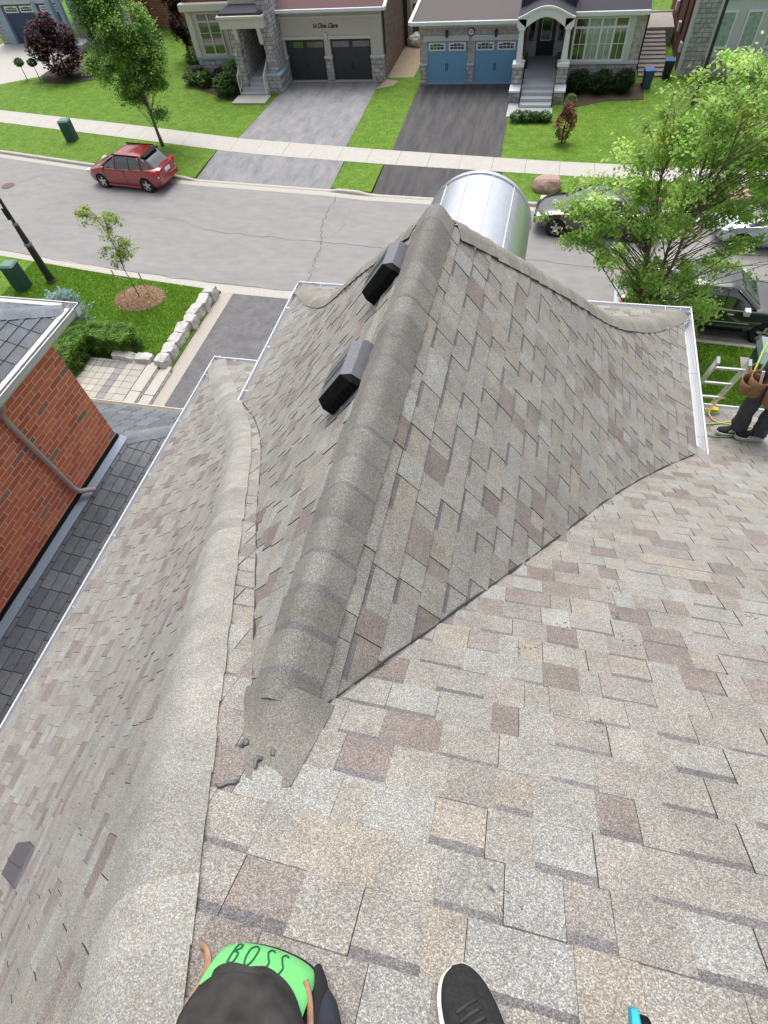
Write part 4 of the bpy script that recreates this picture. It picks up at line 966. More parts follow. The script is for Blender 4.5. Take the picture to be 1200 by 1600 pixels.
# ---- pale brick house with blue garage doors
o15 = (-1.7, 39, 0); H15, _ = house('blue_door_house', 'pale brick house with two sky-blue garage doors and an arched white porch', o15); b = mk(H15, o15)
Y = 37.22
b('wall', 'taupe_brick', -7.40, -2.12, Y, Y+.2, 2.30, 2.62); b('frieze', 'grey_trim', -7.40, -2.12, Y-.05, Y+.1, 2.62, 2.86, bv=.02)
for x0, x1 in ((-7.40, -7.04), (-4.78, -4.46), (-2.14, -2.10)):
    b('pier', 'taupe_brick', x0, x1, Y, Y+.2, 1.05, 2.30); b('stone_base', 'grey_stone', x0-.02, x1+.02, Y-.05, Y+.2, 0, 1.0, bv=.02); b('base_cap', 'grey_trim', x0-.04, x1+.04, Y-.08, Y+.2, 1.0, 1.09, bv=.01)
for x0, x1 in ((-7.16, -4.72), (-4.54, -2.1)): b('door_lintel', 'grey_trim', x0, x1, Y-.05, Y, 2.06, 2.30, bv=.01)
garage_door(H15, o15, -7.02, -4.80, .10, 2.06, Y+.10, 'blue_door'); garage_door(H15, o15, -4.42, -2.16, .10, 2.06, Y+.10, 'blue_door')
for x0, x1 in ((-7.04, -4.78), (-4.46, -2.14)): b('door_jamb', 'grey_trim', x0, x0+.05, Y+.02, Y+.12, .1, 2.06); b('threshold', 'blue_trim', x0, x1, Y-.02, Y+.2, GZ, GZ+.06)
dk_ = MB(); dk_.tube([(-4.62, Y-.01, 2.44), (-4.62, Y-.05, 2.44)], .19, 24); local(dk_, o15); nd = dk_.build('number_plaque', 'iron_black', H15); dk_ = MB(); dk_.tube([(-4.62, Y-.05, 2.44), (-4.62, Y-.056, 2.44)], .14, 24); local(dk_, o15); dk_.build('plaque_face', 'white_trim', nd)
t_ = text_obj('15', .17, (-4.62-o15[0], Y-.062-o15[1], 2.44), 'iron_black', nd, ex=.003)
for x in (-5.90, -3.30):
    lm = MB(); lm.box(x-.05, x+.05, Y-.05, Y-.002, 2.32, 2.52); lm.tube([(x, Y-.14, 2.22), (x, Y-.14, 2.26), (x, Y-.14, 2.44), (x, Y-.14, 2.50), (x, Y-.14, 2.55)], [.03, .06, .075, .09, .02], 8); local(lm, o15); lm.build('wall_lantern', 'lamp_post', H15)
roof_poly(H15, o15, [(-7.75, 36.85, 2.97), (-2.10, 36.85, 2.97), (-2.10, 46.8, 2.97+9.95*.36), (-5.9, 46.8, 2.97+9.95*.36)], 'grey_shingle')
gm = MB(); gm.box(-7.80, -1.95, 36.72, 36.86, 2.84, 2.985); local(gm, o15); gm.build('gutter', 'white_aluminium', H15)
gm = MB(); gm.prism([(-7.90, 36.74, 2.86), (-7.74, 36.74, 2.86), (-7.74, 36.74, 3.0), (-7.90, 36.74, 3.0)], (1.85, 10.06, 3.58)); local(gm, o15); gm.build('hip_gutter', 'white_aluminium', H15)
b('side_wall', 'taupe_brick', -7.40, -7.3, Y+.2, 46, 0, 2.85)
# porch
PY = 35.4
for x0, x1 in ((-2.16, -1.66), (.08, .58)):
    b('stone_pier', 'grey_stone', x0-.02, x1+.02, PY-.02, PY+.5, 0, 1.45, bv=.02); b('pier_cap', 'white_trim', x0-.05, x1+.05, PY-.06, PY+.54, 1.45, 1.60, bv=.02)
    xm = (x0+x1)/2; cm = MB(); s0, s1 = .15, .11
    cm.hexa([(xm-s0, PY+.1, 1.60), (xm+s0, PY+.1, 1.60), (xm+s0, PY+.4, 1.60), (xm-s0, PY+.4, 1.60), (xm-s1, PY+.14, 2.90), (xm+s1, PY+.14, 2.90), (xm+s1, PY+.36, 2.90), (xm-s1, PY+.36, 2.90)]); local(cm, o15); cm.build('tapered_column', 'white_trim', H15)
    b('capital', 'white_trim', xm-.17, xm+.17, PY+.06, PY+.42, 2.90, 3.0, bv=.02)
    b('low_wall', 'grey_stone', x0-.02, x1+.02, PY-.75, PY-.03, 0, .60, bv=.02); b('wall_cap', 'white_trim', x0-.06, x1+.06, PY-.80, PY+.0, .60, .70, bv=.02)
xa, xb, zs, zr = -1.72, .14, 3.0, 3.40
n_ = 16; inner = []; outer = []
for k in range(n_+1):
    q = k/n_; x = lerp(xa, xb, q); inner.append((x, PY+.1, zs+(zr-zs)*math.sin(math.pi*q))); 
    outer.append((lerp(-2.15, .57, q), PY+.1, 3.32+.42*math.sin(math.pi*q)**1.3))
am = MB()
for k in range(n_): am.prism([inner[k], inner[k+1], outer[k+1], outer[k]], (0, .34, 0))
am.box(-2.15, -1.72, PY+.1, PY+.44, 3.0, 3.33); am.box(.14, .57, PY+.1, PY+.44, 3.0, 3.33); local(am, o15); am.build('porch_arch', 'white_trim', H15)
am = MB()
for k in range(n_):
    p0, p1 = outer[k], outer[k+1]; am.prism([(p0[0]*1.0, PY+.02, p0[2]+.0), (p1[0], PY+.02, p1[2]), (p1[0], PY+.02, p1[2]+.09), (p0[0], PY+.02, p0[2]+.09)], (0, .45, 0))
local(am, o15); am.build('arch_moulding', 'white_trim', H15)
am = MB(); 
for k in range(n_): p0, p1 = outer[k], outer[k+1]; am.face([(p0[0], PY+.1, p0[2]+.095), (p1[0], PY+.1, p1[2]+.095), (p1[0], 39.6, p1[2]+.095), (p0[0], 39.6, p0[2]+.095)])
am.box(-2.12, .60, 36.9, 37.1, 3.3, 4.6); local(am, o15); am.build('porch_roof', 'slate_shingle', H15)
DY = 39.3
b('entry_wall', 'taupe_brick', -2.1, .6, DY+.02, DY+.2, .7, 3.6); b('entry_side', 'brown_brick', -2.12, -2.06, Y, DY, 0, 3.4); b('entry_side', 'brown_brick', .56, .62, Y, DY, 0, 3.4)
b('porch_floor', 'step_grey', -1.66, .10, 36.2, DY, .55, .73); b('porch_base', 'grey_stone', -1.66, .10, 36.2, 36.3, 0, .55)
for k in range(4): b('stair_tread', 'step_grey', -1.58, .02, 34.05+.37*k, 36.25, (GZ+.15*k) if k else GZ, GZ+.15*(k+1), bv=.012)
b('door_surround', 'grey_trim', -1.80, .30, DY-.03, DY+.02, .73, 3.35)
dr = b('front_door', 'front_door_navy', -1.24, -.30, DY-.10, DY-.031, .76, 3.12)
fm = MB(); fm.box(-1.06, -.48, DY-.125, DY-.10, 1.42, 3.0); local(fm, o15); fm.build('glass_frame', 'white_trim', dr); fm = MB(); fm.box(-1.01, -.53, DY-.135, DY-.125, 1.47, 2.95); local(fm, o15); fm.build('pane', 'window_glass', dr)
for x0, x1 in ((-1.74, -1.34), (-.20, .20)):
    sl_ = b('sidelight', 'grey_trim', x0, x1, DY-.07, DY-.031, 1.35, 3.12); fm = MB(); fm.box(x0+.06, x1-.06, DY-.08, DY-.07, 1.42, 3.05); local(fm, o15); fm.build('pane', 'window_glass', sl_)
for x in (-1.60, .05):
    rl = MB(); rl.tube([(x, 34.1, .95), (x, 35.5, 1.50), (x, 36.1, 1.50)], .028, 6); rl.tube([(x, 34.1, .15), (x, 34.1, .95)], .026, 6); rl.tube([(x, 35.5, .7), (x, 35.5, 1.5)], .026, 6); rl.tube([(x, 34.1, .4), (x, 35.5, .95), (x, 36.1, .95)], .02, 6); rl.tube([(x, 36.1, .7), (x, 36.1, 1.5)], .026, 6); local(rl, o15); rl.build('stair_railing', 'iron_black', H15)
    b('mailbox', 'iron_black', x-.12, x+.12, 36.25, 36.45, 1.1, 1.75, bv=.04)
poly_sheet('front_walk', [(-2.15, 33.0), (.12, 33.4), (.12, 34.06), (-1.6, 34.06), (-1.6, 34.9), (-2.15, 34.9)], GZ+.03, 'step_grey')
# right room
YR = 36.6
b('wall', 'taupe_brick', .60, .85, YR, YR+.2, 1.30, 3.12); b('wall', 'taupe_brick', 3.45, 3.98, YR, YR+.2, 1.30, 3.12); b('wall', 'grey_stone', .60, 4.0, YR-.03, YR+.2, 0, 1.18, bv=.02); b('wall', 'taupe_brick', .85, 3.45, YR, YR+.2, 3.03, 3.12)
b('sill_band', 'grey_trim', .58, 4.02, YR-.09, YR+.15, 1.18, 1.30, bv=.01)
window(H15, o15, .62, 3.22, 1.30, 3.10, YR-.03, 4, transom=.42, glass=['window_glass', 'curtain_glass', 'curtain_glass', 'window_glass'], frame='white_trim', munt=(2, 2), fr=.085, name='picture_window')
b('side_panel', 'grey_trim', 3.22, 3.50, YR-.06, YR, 1.30, 3.12); b('cornice', 'grey_trim', .60, 3.8, YR-.25, YR, 3.10, 3.20, bv=.02)
gm = MB(); gm.box(.55, 4.02, YR-.42, YR-.28, 3.20, 3.36); local(gm, o15); gm.build('gutter', 'white_aluminium', H15)
roof_poly(H15, o15, [(.55, YR-.30, 3.36), (4.02, YR-.30, 3.36), (4.02, 46, 3.36+9.5*.36), (.55, 46, 3.36+9.5*.36)], 'slate_shingle')
b('side_wall', 'brown_brick', 3.92, 3.98, YR+.2, 47, 0, 3.3); b('corner_pipe', 'lamp_post', 4.0, 4.08, YR+.1, YR+.18, .9, 3.3)
b('upper_wall', 'taupe_brick', -7.0, 3.8, 46, 46.3, 0, 6.5)
# ---- grey stone house at the right with a brown brick flank
oR = (9, 40, 0); HR, _ = house('stone_front_house', 'grey stone house with white-framed windows and a brown brick flank, top right', oR); b = mk(HR, oR)
fm = MB(); fm.box(6.30, 6.42, 38.3, 47, 0, 6.4); local(fm, oR); fm.build('flank_wall', 'dark_brick_y', HR)
for y in (39.0, 40.6, 43.1): b('downpipe', 'bark_dark', 6.24, 6.30, y, y+.09, 1.2, 6.2)
for y, z in ((38.9, .9), (41.3, 1.1), (44, 1.3)): b('meter_box', 'white_trim', 6.18, 6.30, y, y+.3, z, z+.4)
b('front_wall', 'grey_stone', 6.40, 7.42, 38.2, 38.4, 0, 6.4); b('corner_strip', 'grey_trim', 6.24, 6.40, 38.15, 38.3, 0, 6.4); b('front_wall', 'grey_trim', 7.42, 14, 38.22, 38.4, 0, 6.4); b('base_stone', 'grey_stone', 7.42, 14, 38.1, 38.25, 0, .9)
for x0 in (7.55, 8.75, 9.95, 11.15): window(HR, oR, x0, x0+.75, 1.25, 2.75, 38.2, 1, glass='pale_glass', frame='white_trim', fr=.08); window(HR, oR, x0, x0+.75, 3.15, 4.2, 38.2, 1, glass='curtain_glass', frame='white_trim', fr=.08)
roof_poly(HR, oR, [(5.9, 37.9, 6.45), (14.5, 37.9, 6.45), (14.5, 47, 9.5), (5.9, 47, 9.5)], 'grey_shingle')
# garden stairs and landing between the two houses
SD = empty('side_stairs', (5.2, 40, 0), label='grey plank stairs climbing between the pale brick and the brown brick house', cat='stairs')
for k in range(11):
    mb = MB(); y0 = 38.0+k*.42; mb.box(4.35, 5.75, y0, y0+.40, GZ+.02+.06*k, GZ+.08+.06*k); local(mb, (5.2, 40, 0)); bevel(mb.build('plank', 'grey_deck', SD), .01)
mb = MB(); mb.box(4.3, 6.2, 42.7, 45.2, 0, .92); local(mb, (5.2, 40, 0)); mb.build('landing', 'concrete', SD)
fw_ = MB(); fw_.box(4.25, 6.25, 45.2, 45.26, 0, 1.0); local(fw_, (5.2, 40, 0)); fw_.build('end_board', 'white_trim', SD)
def bin_(x, y, mat, lid, label):
    r_ = empty('wheelie_bin', (x, y, GZ), rz=rng.uniform(-.2, .2), label=label, cat='bin'); m = MB(); m.hexa([(-.22, -.24, 0), (.22, -.24, 0), (.22, .24, 0), (-.22, .24, 0), (-.29, -.33, .95), (.29, -.33, .95), (.29, .3, .95), (-.29, .3, .95)]); bevel(m.build('body', mat, r_), .03)
    m = MB(); m.box(-.31, .31, -.36, .33, .95, 1.02); bevel(m.build('lid', lid, r_), .02); m = MB(); m.tube([(-.26, .3, .1), (-.2, .3, .1)], .1, 10); m.tube([(.2, .3, .1), (.26, .3, .1)], .1, 10); m.build('wheel', 'tyre', r_); r_.scale = (.8, .8, .82); return r_
bin_(4.7, 36.6, 'navy_door', 'blue_plastic', 'dark blue wheelie bin beside the pale brick house wall'); bin_(5.75, 37.9, 'iron_black', 'blue_plastic', 'black wheelie bin with a blue lid at the foot of the brown flank')
# ---- blue-grey trimmed house at the top left
oL = (-33, 46, 0); HL, _ = house('blue_trim_house', 'house with blue-grey pillars, navy garage doors and grey stone, top left corner', oL); b = mk(HL, oL)
YL = 45.2
garage_door(HL, oL, -39.9, -37.3, .1, 2.35, YL+.1, 'navy_door'); garage_door(HL, oL, -36.9, -34.9, .1, 2.35, YL+.1, 'navy_door')
for x0, x1 in ((-40.5, -39.95), (-37.28, -36.92)): b('pillar', 'blue_trim', x0, x1, YL-.1, YL+.2, 0, 2.5, bv=.02)
b('lintel', 'grey_trim', -40.6, -34.7, YL-.05, YL+.2, 2.4, 3.3, bv=.02); b('garage_wall', 'grey_stone', -41.3, -40.5, YL, YL+.2, 0, 3.3)
b('porch_column', 'blue_trim', -35.15, -34.75, 43.9, 44.3, 0, 4.2, bv=.03); b('porch_column', 'blue_trim', -34.55, -34.2, 44.2, 44.5, 0, 4.2, bv=.03); b('porch_step', 'step_grey', -34.7, -33.4, 43.7, 45.2, 0, .4)
b('bay_wall', 'blue_trim', -34.5, -32.0, 45.3, 45.5, 0, 4.2); b('bay_base', 'grey_stone', -34.4, -29.9, 45.2, 45.35, 0, 1.2, bv=.02); b('bay_sill', 'blue_trim', -34.45, -32.0, 45.1, 45.4, 1.2, 1.35, bv=.02)
window(HL, oL, -34.0, -32.4, 1.5, 3.6, 45.28, 2, glass='pale_glass', frame='blue_trim', fr=.14)
b('stone_wall', 'grey_stone', -32.0, -29.9, 45.3, 45.5, 1.2, 5.5); b('corner_trim', 'white_trim', -29.95, -29.82, 45.25, 45.4, 1.15, 5.5); b('base_cap', 'white_trim', -32, -29.85, 45.2, 45.35, 1.15, 1.25)
b('flank_wall', 'red_brick_y', -29.92, -29.85, 45.4, 54, 0, 6); b('flank_wall', 'red_brick', -29.8, -26.0, 48.2, 48.3, 0, 6)
sw_ = b('flank_window', 'white_trim', -29.0, -28.0, 48.1, 48.2, 2.1, 3.9); p_ = MB(); p_.box(-28.9, -28.1, 48.08, 48.1, 2.2, 3.8); local(p_, oL); p_.build('pane', 'window_glass', sw_); b('window_sill', 'stucco_trim', -29.1, -27.9, 48.0, 48.2, 1.9, 2.08)
sw_ = b('flank_window', 'white_trim', -25.6, -24.9, 48.1, 48.2, 2.6, 4.4); p_ = MB(); p_.box(-25.5, -25.0, 48.08, 48.1, 2.7, 4.3); local(p_, oL); p_.build('pane', 'window_glass', sw_)
b('flank_wall', 'red_brick', -26.0, -21.0, 48.2, 48.3, 0, 6)
roof_poly(HL, oL, [(-41.5, 44.8, 3.35), (-34.7, 44.8, 3.35), (-34.7, 52, 6.2), (-41.5, 52, 6.2)], 'grey_shingle')
poly_sheet('side_lawn', [(-44, 35.8), (-60, 38.8), (-60, 60), (-44, 60)], GZ+.008, 'grass')
# wooden gate and white bag between the two middle houses
GT = empty('wooden_fence', (-8.4, 44.4, 0), label='brown board fence panel closing the gap between the cream and pale brick houses', cat='fence')
for k in range(9):
    mb = MB(); x0 = -9.25+k*.2; mb.box(x0, x0+.18, 44.4, 44.43, .1, 1.9+rng.uniform(-.02, .02)); local(mb, (-8.4, 44.4, 0)); mb.build('board', 'wood_fence', GT)
mb = MB(); mb.box(-9.3, -7.4, 44.43, 44.5, .4, .5); mb.box(-9.3, -7.4, 44.43, 44.5, 1.5, 1.6); local(mb, (-8.4, 44.4, 0)); mb.build('rail', 'wood_fence', GT)
bm = bmesh.new(); bmesh.ops.create_icosphere(bm, subdivisions=4, radius=1)
for v in bm.verts:
    p = v.co.copy(); p += noise.noise_vector(p*2.2)*.3+noise.noise_vector(p*5)*.12; v.co = (p.x*.85, p.y*.5, max(0, p.z*.42+.2))
me = bpy.data.meshes.new('bag'); bm.to_mesh(me); bm.free(); me.materials.append(mt['white_plastic_sheet']); ob = bpy.data.objects.new('plastic_bag', me); COL.objects.link(ob); ob.location = (-8.45, 43.4, GZ); me.polygons.foreach_set('use_smooth', [True]*len(me.polygons)); tag(ob, 'crumpled white plastic bag on the path in front of the brown board fence', 'bag')
# ================================================================ VEGETATION
def leafcol(base, r, var=.25, yel=.0):
    k = 1+r.uniform(-var, var); q = r.uniform(-.12, .12)
    return (base[0]*k*(1+q+yel*r.random()), base[1]*k, base[2]*k*(1-q))
def add_leaf(mb, p, r, size, col, droop=.3, up=None):
    a = r.uniform(0, 2*math.pi); t = Vector((math.cos(a), math.sin(a), r.uniform(-droop-.5, .5-droop))).normalized()
    s_ = t.cross(Vector((0, 0, 1))).normalized(); s_ = (s_+Vector((0, 0, r.uniform(-.5, .5)))).normalized(); n = s_.cross(t)
    L_ = size*r.uniform(.7, 1.3); w_ = L_*.36
    p = Vector(p); k = len(mb.v); m = p+t*L_*.5-n*L_*.05
    mb.v += [tuple(p), tuple(m+s_*w_), tuple(p+t*L_-n*L_*.14), tuple(m-s_*w_)]
    mb.f += [(k, k+1, k+2), (k, k+2, k+3)]; mb.c += [col, tuple(x*.93 for x in col)]; mb.m += [0, 0]
def tree(name, label, cat, base, height, crown, nleaf, leaf, cols, trunk_r, seed, stems=1, trunk_h=1.8, leafm=None, bark='bark', group=None, spread=.5, clump=.35, lean=(0, 0), density_fn=None, twigs=260, tw_r=.006, droop=.3, dead=0):
    """crown: list of ellipsoids (cx,cy,cz,rx,ry,rz,weight) relative to base. Limbs grow from the trunk to clump centres, leaves fill clumps."""
    r = random.Random(seed); root = empty(name, base, label=label, cat=cat, group=group)
    wsum = [c[6] for c in crown]; cents = []
    for i in range(twigs):
        c = r.choices(crown, wsum)[0]
        while True:
            q = Vector((r.uniform(-1, 1), r.uniform(-1, 1), r.uniform(-1, 1)))
            if .25 < q.length <= 1: break
        q = q.normalized()*(q.length**.55)
        q = Vector((c[0]+q.x*c[3], c[1]+q.y*c[4], c[2]+q.z*c[5]))
        nz = noise.noise(q*1.1+Vector((seed, 0, 0)))
        q += noise.noise_vector(q*.9+Vector((seed*2, 3, 1)))*.35
        if nz < -.32 and r.random() < .8: continue
        cents.append(q)
    tb = MB(); top = Vector((lean[0], lean[1], trunk_h)); anchors = []
    stem_pts = []
    for s_ in range(stems):
        a = s_*2.4+seed; off = Vector((math.cos(a), math.sin(a), 0))*(.12 if stems > 1 else 0)
        ztop = height*.86; P_ = []
        for k in range(9):
            q = k/8; w_ = Vector((r.gauss(0, .05), r.gauss(0, .05), 0))*q*height*.25
            P_.append(off+Vector((lean[0]*q, lean[1]*q, 0))+Vector((math.cos(a), math.sin(a), 0))*(spread*q**1.2*height*.22 if stems > 1 else 0)+w_+Vector((0, 0, ztop*q)))
        tb.tube(P_, [trunk_r*(1-.86*k/8)*(1.25 if k == 0 else 1)/(1 if stems == 1 else 1.5) for k in range(9)], 9); stem_pts.append(P_)
    for c in cents:
        best = None
        for P_ in stem_pts:
            for k in range(2, 9):
                p = P_[k]
                if p.z < trunk_h*.8 or p.z > c.z-.1: 
                    if p.z > c.z-.1 and best is not None: continue
                d = (c-p).length+abs(p.z-(c.z-.5*(c-p).length))*.6
                d *= r.uniform(.75, 1.35); p2 = p.lerp(P_[k-1], r.random())
                if best is None or d < best[0]: best = (d, p2, trunk_r*(1-.86*k/8))
        p, rr_ = best[1], best[2]; mid = p.lerp(c, .5)+Vector((0, 0, (c-p).length*.10))+Vector((r.gauss(0, .05), r.gauss(0, .05), 0))
        L_ = (c-p).length; tb.tube([p, mid, c], [min(rr_*.3, .005+.005*L_), .004+.0025*L_, tw_r*.6], 5, caps=False)
        for k in range(2):
            e = c+Vector((r.uniform(-1, 1), r.uniform(-1, 1), r.uniform(-.6, .8)))*clump*1.1; tb.tube([mid.lerp(c, r.uniform(.3, 1)), e], [tw_r, tw_r*.4], 4, caps=False)
    tb.build('trunk', bark, root, smooth=True)
    lb = MB(); per = max(1, int(nleaf/max(1, len(cents))))
    ccol = {}
    for c in cents:
        cb = r.choices([x[0] for x in cols], [x[1] for x in cols])[0]; kk = r.uniform(.82, 1.2); cb = tuple(x*kk for x in cb); sc = r.uniform(.6, 1.3)
        for k in range(int(per*r.uniform(.5, 1.5))):
            o_ = Vector((r.gauss(0, 1), r.gauss(0, 1), r.gauss(0, .75)))*clump*sc*.55
            add_leaf(lb, c+o_, r, leaf, leafcol(cb, r, .22), droop)
    lb.build('crown', leafm or M_leaf, root)
    return root
G1, G2, G3 = (.13, .25, .055), (.20, .35, .08), (.31, .48, .13)
# street maple opposite: dense, mid green, leaning crown outline
tree('street_maple', 'dense mid-green street maple standing behind the red hatchback', 'tree', (-20.0, 29.25, GZ), 6.7,
     [(-.1, 0, 4.6, 1.35, 1.3, 1.6, 5), (-.9, .2, 5.4, 1.0, 1.0, 1.1, 2.5), (.9, .1, 4.0, .95, 1.0, 1.1, 2.5), (.2, -.2, 3.0, 1.0, 1.0, .8, 2), (-.5, 0, 6.2, .8, .8, .7, 1.6), (-1.5, -.1, 3.4, .8, .7, .6, 1.1), (-.5, -.1, 2.5, .7, .6, .5, .8), (.25, -.1, 1.7, .35, .35, .5, .5), (-1.5, .3, 5.9, .8, .8, 1.1, 1.6)],
     38000, .115, [(G1, 3), (G2, 4), (G3, 1.6)], .085, 4, trunk_h=1.5, twigs=330, clump=.33)
# large near tree on the right boulevard: open, multi-stem, fresh light green
tree('boulevard_tree', 'large airy light-green tree rising in front of the parked pickup', 'tree', (3.75, 16.05, GZ), 8.0,
     [(0, .1, 5.4, 1.8, 1.6, 1.7, 5), (1.0, 0, 6.7, 1.5, 1.4, 1.2, 4.5), (1.8, .1, 5.5, 1.3, 1.3, 1.3, 3), (-1.6, .2, 4.6, 1.2, 1.2, 1.1, 2.2), (-.3, 0, 3.2, 1.8, 1.4, .9, 1.7), (-2.4, .1, 4.2, 1.1, .9, .9, 1.1), (1.1, -.1, 2.4, 1.5, 1.2, .7, 1.6), (2.2, .2, 3.6, 1.1, 1.0, .9, .5), (.4, 0, 1.6, 1.3, .9, .6, 1.4), (-.45, .1, 6.7, .9, .9, .7, 1.3)],
     36000, .10, [((.28, .45, .11), 4), ((.40, .58, .17), 4), ((.52, .68, .26), 2.6), ((.38, .40, .08), .35), ((.45, .25, .07), .06)], .10, 9, stems=4, trunk_h=1.2, twigs=470, clump=.25, spread=.55, tw_r=.007, droop=.45)
# staked sapling in a mulch ring
sap = tree('sapling', 'young sapling tied between two stakes in a round mulch bed', 'tree', (-14.75, 16.4, GZ), 3.6,
     [(0, 0, 2.5, .55, .5, .85, 3), (-.35, 0, 3.3, .28, .25, .5, 1.2), (.5, 0, 2.2, .4, .3, .35, .8)], 1900, .085, [((.26, .38, .06), 3), ((.36, .46, .09), 2)], .022, 5, trunk_h=.9, twigs=80, clump=.14, tw_r=.004)
for i, (dx, dy, h_) in enumerate(((-.55, -.1, 1.25), (.42, .1, 1.1))):
    st_ = MB(); st_.tube([(-14.75+dx, 16.4+dy, GZ), (-14.75+dx-.02, 16.4+dy, GZ+h_)], .024, 6); st_.tube([(-14.75+dx, 16.4+dy, GZ+h_*.8), (-14.75, 16.4, GZ+h_*.62)], .008, 4, mi=1); local(st_, (-14.75+dx, 16.4+dy, GZ))
    ob = st_.build('stake', ['stake_wood', 'tie_white']); ob.location = (-14.75+dx, 16.4+dy, GZ); tag(ob, ('left' if i == 0 else 'right')+' wooden stake with a pale tie holding the sapling', 'stake', 'stakes beside the sapling')
mu = MB(); rm = random.Random(8)
ring = [(-14.75+1.02*math.cos(a), 16.4+.80*math.sin(a)) for a in [2*math.pi*k/32 for k in range(32)]]
rows = []
for q in (1.0, .8, .5, .0): rows.append([(-14.75+(x+14.75)*q*(1+rm.uniform(-.03, .03)), 16.4+(y-16.4)*q, GZ+.01+.09*(1-q*q)) for x, y in ring+[ring[0]]])
mu.grid(rows, (.30, .20, .12))
for k in range(2600):
    a = rm.uniform(0, 6.28); q = math.sqrt(rm.random())*1.05; x = -14.75+1.02*q*math.cos(a); y = 16.4+.8*q*math.sin(a); z = GZ+.015+.09*max(0, 1-q*q); b_ = rm.uniform(0, 6.28); l_ = rm.uniform(.03, .09); w_ = rm.uniform(.008, .02)
    dx, dy = math.cos(b_)*l_, math.sin(b_)*l_; c = jit(rm.choice([(.42, .29, .17), (.33, .21, .12), (.50, .37, .24), (.22, .13, .08)]), rm, .15)
    mu.face([(x, y, z), (x+dx, y+dy, z+rm.uniform(0, .03)), (x+dx-dy*w_/l_, y+dy+dx*w_/l_, z+.012), (x-dy*w_/l_, y+dx*w_/l_, z+.012)], c)
tag(mu.build('mulch_bed', 'mulch'), kind='stuff')
def shrub(name, label, cat, base, blobs, n, leaf, cols, seed, leafm=None, group=None, droop=.1, stem=True, bark='bark_dark', inner=True):
    r = random.Random(seed); root = empty(name, base, label=label, cat=cat, group=group); lb = MB()
    W_ = [b_[3]*b_[4]+b_[5]*b_[4] for b_ in blobs]
    for k in range(n):
        bl = r.choices(blobs, W_)[0]; q = Vector((r.gauss(0, 1), r.gauss(0, 1), r.gauss(0, 1))).normalized(); rad = r.uniform(.6, 1.04)**.6
        p = Vector((bl[0]+q.x*bl[3]*rad, bl[1]+q.y*bl[4]*rad, bl[2]+q.z*bl[5]*rad)); p += noise.noise_vector(p*4+Vector((seed, 0, 0)))*.12*min(bl[3:6])/.5
        if p.z < .03: p.z = .03+r.random()*.05
        nz = .5+.5*noise.noise(p*3.2+Vector((0, seed, 0))); cb = cols[0] if nz < .42 else (cols[1] if nz < .6 else cols[-1]); add_leaf(lb, p, r, leaf, leafcol(cb, r, .25), droop)
    st_ = MB()
    for bl in blobs: st_.tube([(bl[0]*.4, bl[1]*.4, 0), (bl[0], bl[1], bl[2])], [.03, .012], 5)
    st_.build('stem', bark, root); lb.build('foliage', leafm or M_leaf, root); return root
D1, D2, D3 = (.030, .072, .018), (.058, .130, .030), (.10, .21, .05)
MR1, MR2, MR3 = (.035, .012, .014), (.070, .020, .026), (.125, .038, .045)
shrub('maroon_shrub', 'large maroon-leaved shrub in front of the navy garage doors', 'shrub', (-31.6, 38.7, GZ), [(0, 0, 1.3, 1.3, 1.2, 1.1), (-1.0, .3, 2.1, .9, .9, .8), (.6, .3, 2.0, .8, .8, .8), (-.1, .2, 2.8, .6, .6, .5), (-1.6, .2, 1.5, .7, .7, .6)], 9000, .15, (MR1, MR2, MR3), 3)
shrub('dark_shrub', 'low dark green shrub right of the maroon shrub', 'shrub', (-29.6, 40.0, GZ), [(0, 0, .7, 1.1, 1, .8), (1.0, .4, .7, .9, .8, .7)], 4500, .12, (D1, D1, D2), 6)
tr_ = tree('columnar_tree', 'narrow dark purple columnar tree at the cream house corner', 'tree', (-23.9, 41.6, GZ), 5.4, [(0, 0, 1.8, .5, .5, 1.2, 2), (0, 0, 3.4, .55, .55, 1.4, 3), (-.1, 0, 4.8, .45, .45, .8, 1.2)], 7000, .13, [((.018, .010, .010), 3), ((.035, .018, .016), 2), ((.06, .03, .025), .6)], .06, 13, trunk_h=.4, twigs=150, clump=.25, bark='bark_dark')
for i, (x, y, sx, h_, cols_, lb_) in enumerate(((-22.9, 40.6, .75, .9, (D1, D2, D3), 'dark rounded shrub beneath the columnar purple tree'), (-20.75, 37.1, .55, .75, (D3, (.11, .21, .035), (.17, .30, .05)), 'bright lime-green rounded shrub below the tall window'), (-18.75, 35.7, .75, 1.05, (D1, D2, D3), 'dark green shrub beside the white stair railing'), (-19.6, 37.1, .6, .95, (D1, MR1, MR2), 'dark reddish shrub under the right window pane'), (-21.6, 37.5, .75, .85, (D1, D1, D2), 'very dark green shrub left of the lime-green one'), (-18.6, 36.6, .6, 1.4, (D2, D3, D3), 'upright green shrub against the stone pillar'))):
    shrub('shrub', lb_, 'shrub', (x, y, GZ), [(0, 0, h_*.5, sx, sx*.9, h_*.55), (.2, .1, h_*.62, sx*.6, sx*.6, h_*.45)], 2600, .10, cols_, 20+i)
for i, (x, y, s_, lb_) in enumerate(((1.2, 36.0, .55, 'rounded dark shrub next to the right porch pier'), (2.35, 35.9, .6, 'middle dark shrub below the picture window'), (3.5, 36.0, .55, 'dark shrub at the right end of the stone base'))):
    shrub('shrub', lb_, 'shrub', (x, y, GZ), [(0, 0, .5, s_, .55, .5), (.15, 0, .7, s_*.7, .4, .35)], 2400, .09, (D1, D1, D2), 40+i)
